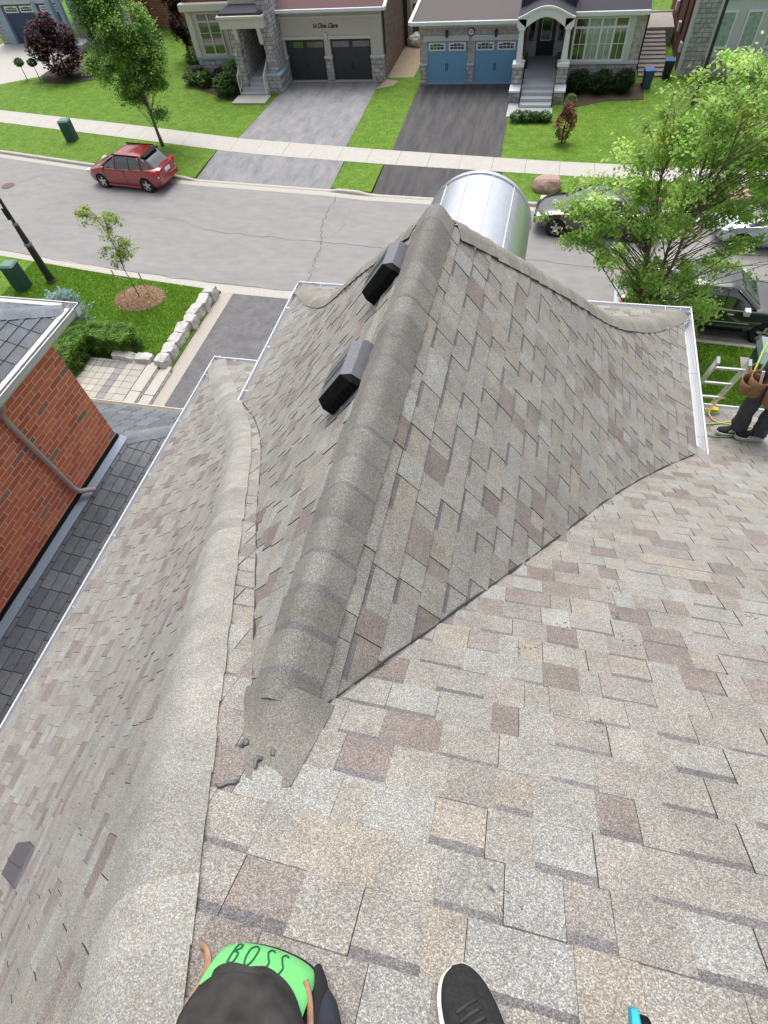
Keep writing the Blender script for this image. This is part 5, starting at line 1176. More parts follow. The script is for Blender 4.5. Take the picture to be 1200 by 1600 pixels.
shrub('low_hedge', 'low clipped dark hedge along the pale front walk', 'hedge', (-.85, 32.55, GZ), [(-.7, 0, .22, .35, .32, .25), (-.25, 0, .22, .35, .32, .25), (.2, 0, .22, .35, .32, .25), (.65, 0, .22, .35, .32, .25)], 4200, .07, (D1, D2, D3), 50)
shrub('red_shrub', 'small upright dark red shrub on the lawn right of the walk', 'shrub', (.75, 30.2, GZ), [(0, 0, .75, .42, .4, .6), (.05, 0, 1.35, .26, .26, .4), (.35, .2, .9, .2, .2, .3)], 1900, .085, ((.09, .022, .022), (.20, .05, .045), (.30, .09, .07)), 52)
shrub('small_bush', 'small yellow-green bush at the porch pier corner', 'shrub', (.95, 33.9, GZ), [(0, 0, .35, .3, .3, .35)], 900, .07, (D3, (.12, .20, .03), (.16, .24, .04)), 53)
for i, (x, y, c_, lb_) in enumerate(((-34.6, 38.3, (D1, D2, D3), 'small green potted standard at the driveway edge'), (-33.5, 38.2, (MR1, D1, D1), 'small dark purple potted standard at the driveway edge'))):
    shrub('potted_standard', lb_, 'potted plant', (x, y, GZ), [(0, 0, 1.0, .30, .30, .22)], 900, .08, c_, 60+i, droop=.5)
# clipped hedge elbow beside the patio: dense box-like foliage
def hedge(name, label, base, boxes, n, cols, seed, leaf=.05):
    r = random.Random(seed); root = empty(name, base, label=label, cat='hedge'); lb = MB(); core = MB()
    for (x0, x1, y0, y1, h_) in boxes: core.box(x0+.08, x1-.08, y0+.08, y1-.08, .02, h_-.09)
    core.build('stem_mass', 'bark_dark', root)
    ar = [(b_[1]-b_[0])*(b_[3]-b_[2])+2*b_[4]*(b_[1]-b_[0]+b_[3]-b_[2]) for b_ in boxes]
    for k in range(n):
        x0, x1, y0, y1, h_ = r.choices(boxes, ar)[0]; f = r.random(); top = (x1-x0)*(y1-y0); tot = top+2*h_*(x1-x0+y1-y0)
        if f < top/tot*1.2: p = Vector((r.uniform(x0, x1), r.uniform(y0, y1), h_-r.random()**2*.08))
        else:
            z = r.uniform(.03, h_)
            if r.random() < (x1-x0)/(x1-x0+y1-y0): p = Vector((r.uniform(x0, x1), r.choice((y0, y1)), z))
            else: p = Vector((r.choice((x0, x1)), r.uniform(y0, y1), z))
        p += noise.noise_vector(p*3+Vector((seed, 0, 0)))*.10+Vector((r.gauss(0, .025), r.gauss(0, .025), r.gauss(0, .02)))
        nz = .5+.5*noise.noise(p*5); add_leaf(lb, p, r, leaf, leafcol(cols[0] if nz < .4 else (cols[1] if nz < .62 else cols[2]), r, .25), .0)
    lb.build('foliage', M_leaf, root); return root
hedge('clipped_hedge', 'bright green clipped L-shaped hedge around the patio corner', (-14.3, 12.9, GZ), [(-1.35, -.45, -1.7, .75, 1.0), (-.5, 1.05, .05, .85, .95)], 26000, ((.08, .19, .022), (.14, .30, .035), (.21, .40, .055)), 77)
# blue spruce: layered horizontal tufts
def spruce():
    r = random.Random(5); base = (-16.0, 13.9, GZ); root = empty('blue_spruce', base, label='small blue spruce with layered branches beside the brick house', cat='tree')
    tb = MB(); tb.tube([(0, 0, 0), (.02, 0, 1.6)], [.06, .015], 7); lb = MB()
    for k in range(150):
        z = .35+1.35*r.random(); R_ = 1.12*(1-.45*abs(z-.75)/1.0)*r.uniform(.55, 1.0); a = r.uniform(0, 6.283); e = Vector((math.cos(a)*R_, math.sin(a)*R_, z+.10*R_)); s0 = Vector((0, 0, z-.12)); tb.tube([s0, e], [.014, .004], 4, caps=False)
        for q in range(26):
            t = r.uniform(.3, 1.0); c = s0.lerp(e, t); side = Vector((-math.sin(a), math.cos(a), 0))*r.uniform(-1, 1)*.26*(1.15-t); c = c+side+Vector((0, 0, r.uniform(-.01, .03)))
            d = (Vector((math.cos(a), math.sin(a), .2))+side*3+Vector((r.uniform(-.3, .3), r.uniform(-.3, .3), r.uniform(-.1, .4)))).normalized(); col = leafcol(r.choice([(.14, .26, .25), (.22, .36, .35), (.30, .45, .44), (.10, .19, .19)]), r, .2)
            s2 = d.cross(Vector((0, 0, 1))).normalized()
            for m_ in range(3):
                dd = (d+s2*(m_-1)*.6).normalized(); L_ = r.uniform(.06, .11); kx = len(lb.v); w_ = .013; up = Vector((0, 0, 1)); lb.v += [tuple(c+s2*w_), tuple(c-s2*w_), tuple(c+dd*L_+up*.01)]; lb.f.append((kx, kx+1, kx+2)); lb.c.append(col); lb.m.append(0)
    tb.build('trunk', 'bark', root); lb.build('needles', M_needle, root)
spruce()
for i, (x, y, s_) in enumerate(((-15.0, 14.05, .30), (-14.5, 14.25, .34), (-15.75, 13.0, .24), (-15.55, 12.55, .26))):
    o = bpy.data.objects.new('white_rock', stone_mesh(s_*1.4, s_, s_*.8, 120+i)); COL.objects.link(o); o.location = (x, y, GZ+s_*.3); tag(o, ['white rock at the right foot of the blue spruce', 'larger white rock between spruce and hedge top', 'small white rock below the spruce near the brick wall', 'lowest white rock at the left end of the hedge'][i], 'rock', 'white rocks under the spruce')
# grass texture geometry on the lawns closest to the camera
gb = MB(); rg2 = random.Random(12)
def tuft(x, y, z):
    for q in range(2):
        a = rg2.uniform(0, 6.28); h_ = rg2.uniform(.03, .07); w_ = .010; c = jit((.13, .27, .028) if rg2.random() < .6 else (.20, .35, .05), rg2, .3); dx, dy = math.cos(a)*w_, math.sin(a)*w_; k = len(gb.v)
        gb.v += [(x-dx, y-dy, z), (x+dx, y+dy, z), (x+rg2.uniform(-.03, .03), y+rg2.uniform(-.03, .03), z+h_)]; gb.f.append((k, k+1, k+2)); gb.c.append(c); gb.m.append(0)
for k in range(55000):
    x = rg2.uniform(-21, -12.0); y = rg2.uniform(12.9, 18.6)
    if y > near(x)-.2 or (x+14.75)**2/1.1+(y-16.4)**2/.7 < 1 or (x > -15.8 and y < 13.8 and x < -13.2): continue
    tuft(x, y, GZ)
for k in range(26000):
    x = rg2.uniform(2, 8.5); y = rg2.uniform(12, 16.3)
    if y < near(x)-.2: tuft(x, y, GZ)
tag(gb.build('grass_blades', M_leaf), kind='stuff')
# ================================================================ CARS
def car(name, label, loc, rz, L_, W_, H_, st, glass_st, wheels, wr_, paint, group='cars parked along the kerb', kind='hatch', cat='car', extras=None):
    """st: stations (x, zlo, zbelt, half width) rear->front. glass_st: stations (x, zbase, zroof, half width at base, half width at roof)"""
    root = empty(name, loc, rz, label=label, cat=cat, group=group)
    rows = []
    xs = np.array([s[0] for s in st]); 
    def samp(x, i): return float(np.interp(x, xs, [s[i] for s in st]))
    X = np.linspace(xs[0], xs[-1], 46)
    def sm(i):
        v = np.array([samp(x, i) for x in X]); 
        for _ in range(3): v[1:-1] = .25*v[:-2]+.5*v[1:-1]+.25*v[2:]
        return v
    zl, zb, hw = sm(1), sm(2), sm(3); bm_rows = []
    for x, a, b_, w_ in zip(X, zl, zb, hw):
        half = [(w_*.90, a), (w_*.985, a+(b_-a)*.18), (w_, a+(b_-a)*.45), (w_*.985, a+(b_-a)*.72), (w_*.94, b_-.035), (w_*.86, b_+.004), (w_*.5, b_+.028), (0, b_+.036)]
        bm_rows.append([(x, y, z) for y, z in half]+[(x, -y, z) for y, z in half[::-1][1:]]+[(x, -w_*.9, a)][0:0])
    mb = MB(); mb.grid(bm_rows)
    for e in (0, -1): r_ = bm_rows[e]; mb.face(r_ if e == 0 else r_[::-1])
    bot = [[r_[0], r_[-1]] for r_ in bm_rows]; mb.grid(bot)
    body = mb.build('body', paint, root, smooth=True)
    bm_ = bmesh.new(); bm_.from_mesh(body.data); bmesh.ops.remove_doubles(bm_, verts=bm_.verts, dist=.0005); bmesh.ops.recalc_face_normals(bm_, faces=bm_.faces); bm_.to_mesh(body.data); bm_.free()
    # wheel arches cut out of the body
    cut = MB()
    for wx in wheels:
        for sy in (-1, 1): cut.tube([(wx, sy*(W_/2-.30), wr_), (wx, sy*(W_/2+.2), wr_)], wr_*1.17, 28)
    co = cut.build('tmp_cut', 'tyre'); co.parent = None
    # boolean in local space: both objects at the origin
    keep = body.parent; body.parent = None
    m = body.modifiers.new('c', 'BOOLEAN'); m.object = co; m.operation = 'DIFFERENCE'; m.solver = 'EXACT'; bake(body); body.parent = keep
    bpy.data.objects.remove(co)
    body.data.polygons.foreach_set('use_smooth', [True]*len(body.data.polygons)); es = body.modifiers.new('e', 'EDGE_SPLIT'); es.split_angle = R(38)
    # dark wheel housings
    for wx in wheels:
        for sy in (-1, 1): hb = MB(); hb.tube([(wx, sy*(W_/2-.32), wr_), (wx, sy*(W_/2-.06), wr_)], wr_*1.16, 20); hb.build('wheel_housing', 'shadow_black', root)
    # greenhouse: glass shell + roof skin + pillars
    gx = np.array([s[0] for s in glass_st]); GX = np.linspace(gx[0], gx[-1], 34)
    gi = lambda x, i: float(np.interp(x, gx, [s[i] for s in glass_st]))
    rows = []; roof = []
    for x in GX:
        b0, t0, w0, w1 = gi(x, 1), gi(x, 2), gi(x, 3), gi(x, 4); t0 = max(t0, b0+.004)
        q = (t0-b0)
        row = [(x, w0, b0), (x, lerp(w0, w1, .5), b0+q*.5), (x, w1+.015, t0-.03 if q > .05 else t0), (x, w1*.86, t0), (x, w1*.45, t0+.012), (x, 0, t0+.016)]
        rows.append(row+[(a, -b_, c) for a, b_, c in row[::-1][1:]])
    mb = MB(); mb.grid(rows); 
    for e in (0, -1): mb.face(rows[e] if e == 0 else rows[e][::-1])
    gl = mb.build('windows', 'window_glass', root, smooth=True)
    R0, R1 = extras['roof']; rr_ = []
    for x in np.linspace(R0, R1, 14):
        t0, w1 = gi(x, 2), gi(x, 4); row = [(x, w1+.028, t0-.045), (x, w1*.90, t0+.010), (x, w1*.45, t0+.024), (x, 0, t0+.029)]; rr_.append(row+[(a, -b_, c) for a, b_, c in row[::-1][1:]])
    mb = MB(); mb.grid(rr_); mb.build('roof_panel', paint, root, smooth=True)
    for pill in extras['pillars']:
        xb, xt, wd = pill
        for sy in (-1, 1):
            b0, t0 = gi(xb, 1), gi(xt, 2); w0, w1 = gi(xb, 3), gi(xt, 4)
            pts = [Vector((xb, sy*(w0+.008), b0-.01)), Vector((lerp(xb, xt, .5), sy*(lerp(w0, w1, .5)+.012), lerp(b0, t0, .5))), Vector((xt, sy*(w1+.026), t0-.035))]
            pb = MB(); pb.tube(pts, wd/2, 6, flat=.4); pb.build('pillar', paint, root, smooth=True)
    for wx in wheels:
        for sy in (-1, 1):
            yo = sy*(W_/2-.015); yi = sy*(W_/2-.23)
            t = MB(); t.tube([(wx, yi, wr_), (wx, yi, wr_), (wx, lerp(yi, yo, .12), wr_), (wx, lerp(yi, yo, .9), wr_), (wx, yo, wr_)], [wr_*.6, wr_*.93, wr_, wr_, wr_*.9], 26, caps=False); t.tube([(wx, yo, wr_), (wx, lerp(yi, yo, .85), wr_)], [wr_*.9, wr_*.66], 26, caps=False)
            tw = t.build('tyre', 'tyre', root, smooth=True)
            rm_ = MB(); ys = lerp(yi, yo, .90); rm_.tube([(wx, yo-sy*.01, wr_), (wx, lerp(yi, yo, .6), wr_)], [wr_*.68, wr_*.6], 24, caps=False); rm_.tube([(wx, lerp(yi, yo, .55), wr_), (wx, lerp(yi, yo, .5), wr_)], wr_*.6, 24, mi=1)
            for k in range(5):
                a = 2*math.pi*k/5+.3; c_, s_ = math.cos(a), math.sin(a); n_ = (-s_, c_)
                w0, w1 = wr_*.16, wr_*.10; rm_.hexa([(wx+n_[0]*w0, ys-sy*.03, wr_+n_[1]*w0), (wx-n_[0]*w0, ys-sy*.03, wr_-n_[1]*w0), (wx+c_*wr_*.64-n_[0]*w1, ys-sy*.02, wr_+s_*wr_*.64-n_[1]*w1), (wx+c_*wr_*.64+n_[0]*w1, ys-sy*.02, wr_+s_*wr_*.64+n_[1]*w1), (wx+n_[0]*w0, ys, wr_+n_[1]*w0), (wx-n_[0]*w0, ys, wr_-n_[1]*w0), (wx+c_*wr_*.64-n_[0]*w1, ys, wr_+s_*wr_*.64-n_[1]*w1), (wx+c_*wr_*.64+n_[0]*w1, ys, wr_+s_*wr_*.64+n_[1]*w1)])
            rm_.tube([(wx, ys-sy*.03, wr_), (wx, ys+sy*.004, wr_)], wr_*.17, 12); rm_.build('rim', ['alloy', 'shadow_black'], root)
    def sbox(nm, m_, x0, x1, y0, y1, z0, z1, both=True, bv=.01):
        for sy in ((-1, 1) if both else (1,)):
            q = MB(); a, b_ = sorted((sy*y0, sy*y1)); q.box(x0, x1, a, b_, z0, z1); bevel(q.build(nm, m_, root), bv)
    for e in extras.get('boxes', []): sbox(*e)
    return root
# red hatchback (faces away to the left: local +x is the front)
FX = Vector((-20.95, 24.85)); ang = math.pi-R(6.6)
car('red_hatchback', 'dark red five-door hatchback with black roof rails parked at the far kerb', (-19.75, 25.62, .004), ang, 4.41, 1.78, 1.53,
    [(-2.19, .34, .96, .66), (-2.08, .27, 1.0, .80), (-1.7, .22, 1.03, .875), (-.6, .20, .99, .885), (.6, .20, .97, .885), (1.1, .21, .985, .885), (1.55, .22, .90, .87), (1.95, .25, .78, .80), (2.12, .30, .68, .68), (2.2, .36, .60, .52)],
    [(-1.98, 1.0, 1.02, .66, .62), (-1.72, 1.0, 1.28, .72, .60), (-1.45, 1.0, 1.47, .76, .60), (-.7, .98, 1.52, .80, .62), (.1, .97, 1.50, .80, .62), (.42, .96, 1.42, .80, .60), (1.22, .95, .99, .78, .68)],
    (-1.36, 1.28), .325, 'red_paint',
    extras=dict(roof=(-1.46, .28), pillars=[(1.18, .30, .07), (.22, .12, .055), (-.62, -.62, .06), (-1.30, -1.22, .12), (-1.78, -1.45, .07)],
    boxes=[('tail_light', 'tail_red', -2.12, -1.86, .70, .87, .80, 1.0), ('headlight', 'lamp_clear', 1.85, 2.12, .50, .78, .62, .76), ('rear_bumper', 'red_paint', -2.24, -2.05, -.72, .72, .36, .60, False, .04), ('plate', 'plate', -2.235, -2.19, -.20, .20, .74, .88, False, .004), ('mirror', 'red_paint', .78, .92, .88, 1.04, .95, 1.07), ('spoiler', 'shadow_black', -1.66, -1.36, -.60, .60, 1.475, 1.515, False, .01), ('roof_rail', 'shadow_black', -1.35, .25, .60, .645, 1.485, 1.535), ('side_skirt', 'red_paint', -1.0, .92, .80, .89, .19, .27), ('grille', 'shadow_black', 2.14, 2.2, -.45, .45, .36, .50, False, .01), ('door_handle', 'red_paint', -.22, -.05, .885, .905, .86, .89), ('door_handle', 'red_paint', -1.02, -.86, .885, .905, .87, .90), ('door_seam', 'shadow_black', -.262, -.25, .882, .888, .30, .95, True, .001), ('door_seam', 'shadow_black', .94, .952, .876, .886, .30, .93, True, .001), ('reflector', 'lamp_clear', -2.15, -2.03, .62, .74, .66, .72)]))
# black sedan under the tree
car('black_sedan', 'glossy black saloon car at the far kerb, half hidden by leaves', (2.35, 23.15, .004), math.pi-R(3), 4.7, 1.82, 1.45,
    [(-2.33, .38, .92, .60), (-2.2, .28, 1.0, .80), (-1.5, .22, 1.02, .90), (-.4, .20, .97, .91), (.9, .20, .96, .91), (1.4, .21, .92, .90), (1.9, .24, .84, .86), (2.2, .28, .76, .74), (2.35, .36, .64, .55)],
    [(-1.75, 1.0, 1.02, .70, .62), (-1.2, .99, 1.30, .74, .58), (-.7, .98, 1.43, .78, .58), (.2, .97, 1.43, .80, .60), (.45, .96, 1.38, .80, .60), (1.25, .94, .98, .78, .70)],
    (-1.42, 1.42), .335, 'black_paint',
    extras=dict(roof=(-.85, .36), pillars=[(1.2, .36, .07), (-.12, -.16, .06), (-1.1, -.85, .12), (-1.6, -1.1, .08)], boxes=[('headlight', 'lamp_clear', 1.98, 2.24, .52, .80, .64, .76), ('tail_light', 'tail_red', -2.3, -2.1, .5, .82, .8, .95), ('mirror', 'black_paint', .78, .92, .90, 1.06, .95, 1.06), ('grille', 'shadow_black', 2.26, 2.34, -.4, .4, .42, .6, False, .01), ('chrome_strip', 'lamp_clear', 2.3, 2.36, -.4, .4, .60, .63, False, .005), ('side_marker', 'amber', 2.0, 2.1, .84, .88, .55, .6)]))
car('silver_car', 'light blue-silver compact car cut by the right picture edge', (9.0, 22.75, .004), math.pi-R(3), 4.5, 1.78, 1.45,
    [(-2.23, .38, .92, .60), (-2.1, .28, 1.0, .80), (-1.5, .22, 1.0, .88), (-.4, .20, .96, .89), (.9, .20, .94, .89), (1.4, .21, .90, .88), (1.85, .24, .80, .82), (2.12, .28, .70, .70), (2.25, .36, .60, .52)],
    [(-1.75, 1.0, 1.02, .70, .62), (-1.3, .99, 1.30, .74, .58), (-.8, .98, 1.43, .78, .58), (.1, .97, 1.43, .79, .60), (.4, .96, 1.38, .79, .60), (1.35, .93, .96, .77, .70)],
    (-1.36, 1.38), .315, 'silver_paint',
    extras=dict(roof=(-.9, .32), pillars=[(1.3, .32, .07), (-.12, -.16, .06), (-1.2, -.95, .12), (-1.6, -1.2, .08)], boxes=[('headlight', 'lamp_clear', 1.85, 2.16, .48, .76, .58, .70), ('mirror', 'silver_paint', .78, .92, .87, 1.03, .93, 1.04), ('grille', 'shadow_black', 2.2, 2.26, -.4, .4, .38, .5, False, .01), ('dash_item', 'teal_plastic', 1.0, 1.12, -.5, -.3, .93, 1.0, False, .02)]))
# dark pickup on the near side, facing right
pk = car('dark_pickup', 'dark green-black four-door pickup truck at the near kerb behind the tree', (5.95, 17.62, .004), -R(3.0), 5.6, 1.86, 1.78,
    [(-2.78, .52, 1.12, .84), (-2.70, .46, 1.16, .90), (-1.5, .40, 1.16, .93), (-.6, .36, 1.14, .93), (.9, .36, 1.12, .93), (1.3, .38, 1.14, .92), (1.9, .40, 1.10, .91), (2.5, .44, 1.02, .86), (2.72, .50, .90, .76), (2.8, .56, .80, .62)],
    [(-1.02, 1.14, 1.16, .80, .70), (-.82, 1.13, 1.66, .82, .66), (-.6, 1.13, 1.75, .83, .66), (.35, 1.12, 1.76, .83, .66), (.62, 1.11, 1.68, .83, .64), (1.32, 1.10, 1.15, .80, .70)],
    (-1.72, 1.72), .375, 'green_black_paint',
    extras=dict(roof=(-.72, .55), pillars=[(1.25, .52, .08), (.28, .24, .07), (-.86, -.78, .12)], boxes=[('headlight', 'lamp_clear', 2.5, 2.74, .55, .86, .72, .92), ('tail_light', 'tail_red', -2.80, -2.70, .72, .90, .78, 1.06), ('mirror', 'white_trim', .82, .98, .93, 1.15, 1.12, 1.28), ('door_handle', 'lamp_clear', .42, .60, .925, .95, .98, 1.02), ('door_handle', 'lamp_clear', -.62, -.44, .925, .95, .98, 1.02), ('side_step', 'iron_black', -1.1, 1.1, .84, .98, .36, .41), ('body_moulding', 'grey_trim', -.9, 1.15, .925, .945, .70, .73), ('rear_bumper', 'grey_trim', -2.92, -2.76, -.80, .80, .46, .62, False, .03), ('bed_liner', 'shadow_black', -2.62, -1.12, -.74, .74, 1.19, 1.215, False, .01), ('bed_rail', 'lamp_clear', -2.72, -1.06, .84, .90, 1.17, 1.22), ('grille', 'shadow_black', 2.72, 2.82, -.5, .5, .60, .86, False, .02), ('door_seam', 'shadow_black', .228, .24, .925, .934, .45, 1.10, True, .001), ('door_seam', 'shadow_black', -.96, -.948, .925, .934, .45, 1.10, True, .001)]))

# ================================================================ STREET FURNITURE
def lamp_post():
    base = (-19.25, 17.05, GZ); root = empty('lamp_post', base, label='tapered dark grey lamp post with two collars near the left kerb', cat='lamp post')
    mb = MB(); prof_ = [(0, .20), (.06, .20), (.10, .155), (1.5, .135), (1.52, .15)]
    mb.tube([(0, 0, z) for z, r_ in [(0, .21), (.05, .21), (.09, .175), (.12, .160), (1.62, .128)]], [.21, .21, .175, .160, .128], 10); mb.build('base_shaft', 'lamp_post', root)
    mb = MB(); mb.tube([(0, 0, 1.60), (0, 0, 1.70)], [.155, .15], 16); mb.build('collar', 'collar_grey', root)
    mb = MB(); mb.tube([(0, 0, 1.70), (0, 0, 2.42)], [.118, .088], 10); mb.build('middle_shaft', 'lamp_post', root)
    mb = MB(); mb.tube([(0, 0, 2.40), (0, 0, 2.48)], [.11, .105], 16); mb.build('collar', 'collar_grey', root)
    mb = MB(); mb.tube([(0, 0, 2.48), (0, 0, 6.2)], [.062, .045], 10); mb.build('upper_shaft', 'lamp_post', root)
    mb = MB(); mb.box(-.12, -.03, -.09, .09, 2.62, 3.05); mb.build('service_box', 'lamp_post', root)
    mb = MB(); mb.tube([(0, 0, 6.2), (0, 0, 6.3), (0, 0, 6.6), (0, 0, 6.75)], [.06, .20, .26, .05], 12); mb.build('lantern', 'lamp_post', root)
lamp_post()
mb = MB(); mb.tube([(0, 0, 0), (0, 0, 7.5)], [.085, .06], 10); mb.tube([(0, 0, 0), (0, 0, .5)], [.14, .12], 10); ob = mb.build('street_pole', 'lamp_post'); ob.location = (6.9, 34.6, GZ); tag(ob, 'dark grey straight street pole in front of the grey stone house', 'pole')
def pedestal(loc, rz, label, w_=.42, d_=.42, h_=1.0, side='utility_green', top='utility_lid'):
    root = empty('utility_pedestal', loc, rz, label=label, cat='utility box'); mb = MB(); mb.box(-w_/2, w_/2, -d_/2, d_/2, 0, h_); bevel(mb.build('cabinet', side, root), .02)
    mb = MB(); mb.hexa([(-w_/2-.02, -d_/2-.02, h_), (w_/2+.02, -d_/2-.02, h_), (w_/2+.02, d_/2+.02, h_), (-w_/2-.02, d_/2+.02, h_), (-w_/2+.04, -d_/2+.04, h_+.07), (w_/2-.04, -d_/2+.04, h_+.07), (w_/2-.04, d_/2-.04, h_+.07), (-w_/2+.04, d_/2-.04, h_+.07)]); mb.build('lid', top, root)
    for k in range(9):
        z = .14+k*(h_-.25)/9; mb = MB(); mb.box(-w_/2+.04, w_/2-.04, -d_/2-.018, -d_/2, z, z+.035); mb.box(w_/2, w_/2+.018, -d_/2+.04, d_/2-.04, z, z+.035); mb.build('louvre', side, root)
pedestal((-20.25, 16.5, GZ), .1, 'green louvred utility box near the lamp post, above the slate roof', .55, .5, 1.05)
pedestal((-25.9, 29.75, GZ), .15, 'green louvred utility box on the far grass strip by the sidewalk', .55, .5, .95)
tb_ = empty('transformer_box', (7.55, 15.05, GZ), -.05, label='squat dark green transformer box with a pale top behind the worker', cat='utility box')
mb = MB(); mb.box(-.45, .55, -.5, .5, 0, .75); bevel(mb.build('cabinet', 'utility_green', tb_), .02); mb = MB(); mb.hexa([(-.5, -.55, .75), (.6, -.55, .75), (.6, .55, .75), (-.5, .55, .75), (-.45, -.2, .98), (.55, -.2, .98), (.55, .5, .98), (-.45, .5, .98)]); mb.build('lid', 'utility_pale', tb_); mb = MB(); mb.box(-.65, .75, -.7, .65, 0, .05); mb.build('pad', 'concrete', tb_)
# ================================================================ PEOPLE
def skin(name, verts, edges, radii, parent, mat, sub=2, root=0):
    me = bpy.data.meshes.new(name); me.from_pydata([tuple(v) for v in verts], edges, []); ob = bpy.data.objects.new(name, me); COL.objects.link(ob); ob.parent = None
    m = ob.modifiers.new('s', 'SKIN'); m.use_smooth_shade = True; m.branch_smoothing = .6
    for i, r_ in enumerate(radii):
        sv = me.skin_vertices[0].data[i]; sv.radius = r_ if hasattr(r_, '__len__') else (r_, r_); sv.use_root = (i == root)
    s_ = ob.modifiers.new('d', 'SUBSURF'); s_.levels = sub; s_.render_levels = sub
    bake(ob); ob.data.materials.clear(); ob.data.materials.append(mt[mat]); ob.data.polygons.foreach_set('use_smooth', [True]*len(ob.data.polygons)); ob.parent = parent; return ob
def loft(name, mat, parent, pts, rad, n=28, squash=None, folds=0.0, ff=9.0, seed=0, caps=True, thick=0):
    """closed tube through pts with per-point radius (a, b) and cloth folds as displacement"""
    C_ = crom(pts, 6); rr_ = crom([r_ if hasattr(r_, '__len__') else (r_, r_) for r_ in rad], 6); mb = MB(); rows = []; prev = None
    for i, p in enumerate(C_):
        p = Vector(p); t = Vector(C_[min(i+1, len(C_)-1)])-Vector(C_[max(i-1, 0)]); t.normalize()
        u = (Vector((1, 0, 0)) if prev is None else prev); u = (u-t*u.dot(t)).normalized(); prev = u; v = t.cross(u); row = []
        for k in range(n):
            a = 2*math.pi*k/n; d = u*math.cos(a)*rr_[i][0]+v*math.sin(a)*rr_[i][1]; q = p+d
            if folds: f = noise.noise(Vector((q.x*ff, q.y*ff, q.z*ff*2.2))+Vector((seed, 0, 0)))+.5*noise.noise(q*ff*2.7+Vector((0, seed, 0))); q = q+d.normalized()*f*folds
            row.append(q)
        rows.append(row+[row[0]])
    mb.grid(rows)
    if caps: mb.face(rows[0][:-1][::-1]); mb.face(rows[-1][:-1])
    return mb.build(name, mat, parent, smooth=True)
# ---- photographer, kneeling on the left knee, right foot planted; only knee and toe reach into the picture
so = lambda y: H-1.5-.75*y
PH = empty('person', (0, 0, 0), label='kneeling roofer seen from above: dark trousers, green knee pad and black suede shoe', cat='person')
hipc = Vector((-.05, -.78, 12.05))
V_ = [hipc, hipc+Vector((0, -.03, .25)), hipc+Vector((0, -.02, .50)), hipc+Vector((0, .0, .62)), hipc+Vector((0, .05, .78)),
      Vector((-.20, -.66, 11.98)), Vector((-.29, -.24, 11.53)), Vector((-.27, -.62, 11.62+.12)), Vector((-.27, -.72, 11.80)),
      Vector((.12, -.66, 12.02)), Vector((.21, -.34, 11.90)), Vector((.19, -.33, 11.50)), Vector((.13, -.24, 11.42)),
      hipc+Vector((-.2, 0, .46)), hipc+Vector((-.3, .08, .2)), hipc+Vector((-.22, .2, .12)), hipc+Vector((.2, 0, .46)), hipc+Vector((.3, .08, .2)), hipc+Vector((.22, .2, .12))]
E_ = [(0, 1), (1, 2), (2, 3), (3, 4), (0, 5), (5, 6), (6, 7), (7, 8), (0, 9), (9, 10), (10, 11), (11, 12), (2, 13), (13, 14), (14, 15), (2, 16), (16, 17), (17, 18)]
rad_ = [.13, .13, .14, .06, .10, .09, .055, .045, .03, .09, .055, .04, .035, .05, .042, .035, .05, .042, .035]
skin('body', V_, E_, rad_, PH, 'skin')
loft('trouser_leg', 'denim_black', PH, [(-.265, -.192, 11.480), (-.265, -.212, 11.51), (-.262, -.258, 11.555), (-.245, -.35, 11.635), (-.225, -.47, 11.79), (-.20, -.62, 11.95), (-.12, -.76, 12.06)], [(.018, .012), (.066, .045), (.100, .070), (.114, .092), (.115, .105), (.12, .12), (.13, .13)], n=56, folds=.022, ff=7, seed=3)
loft('lower_trouser', 'denim_black', PH, [(-.285, -.22, 11.50), (-.285, -.40, 11.63), (-.28, -.66, 11.80)], [.068, .062, .05], folds=.008, seed=5)
loft('trouser_hem', 'denim_black', PH, [(.118, -.216, 11.435), (.136, -.244, 11.49), (.19, -.31, 11.60), (.21, -.35, 11.90), (.12, -.66, 12.03)], [(.046, .052), (.056, .064), (.066, .07), (.09, .09), (.12, .12)], n=32, folds=.008, seed=9)
mb = MB(); mb.hexa([(.168, -.200, 11.452), (.186, -.208, 11.452), (.194, -.228, 11.452), (.176, -.222, 11.452), (.168, -.200, 11.456), (.186, -.208, 11.456), (.194, -.228, 11.456), (.176, -.222, 11.456)]); mb.build('shoe_tag', 'rubber_white', PH)
# knee pad: hard green shell, black foam rim, leather straps and the hand-lettered word
def padpt(a, e, s=1.0):
    """a across -1..1, e from the lower front edge 0 to the top 1"""
    x = -.288+.094*s*math.sin(a*1.45); th = lerp(-.25, 1.25, e); rad = .096*s*math.cos(a*1.0)**.6
    return Vector((x+.010, -.250+rad*.88*math.cos(th*1.0)+.02*(a*0), 11.405+.075*e+.030*s*math.sin(max(0, th))*math.cos(a)**.6+.0)) 
def shell(name, mat, s, dz=0, cut=0):
    mb = MB(); rows = []
    for j in range(15):
        e = j/14; rows.append([padpt(lerp(-1, 1, i/26)*(1-.0*e), e, s)+Vector((0, 0, dz)) for i in range(27)])
    mb.grid(rows); mb.grid([rows[0], [p+Vector((0, -.02, -.012)) for p in rows[0]]]); mb.grid([[r_[0] for r_ in rows], [r_[0]+Vector((.01, -.05, -.01)) for r_ in rows]]); mb.grid([[r_[-1] for r_ in rows], [r_[-1]+Vector((-.01, -.05, -.01)) for r_ in rows]])
    return mb.build(name, mat, PH, smooth=True)
shell('knee_pad', 'pad_green', 1.0); fo = shell('pad_foam', 'pad_foam', .98, -.03)
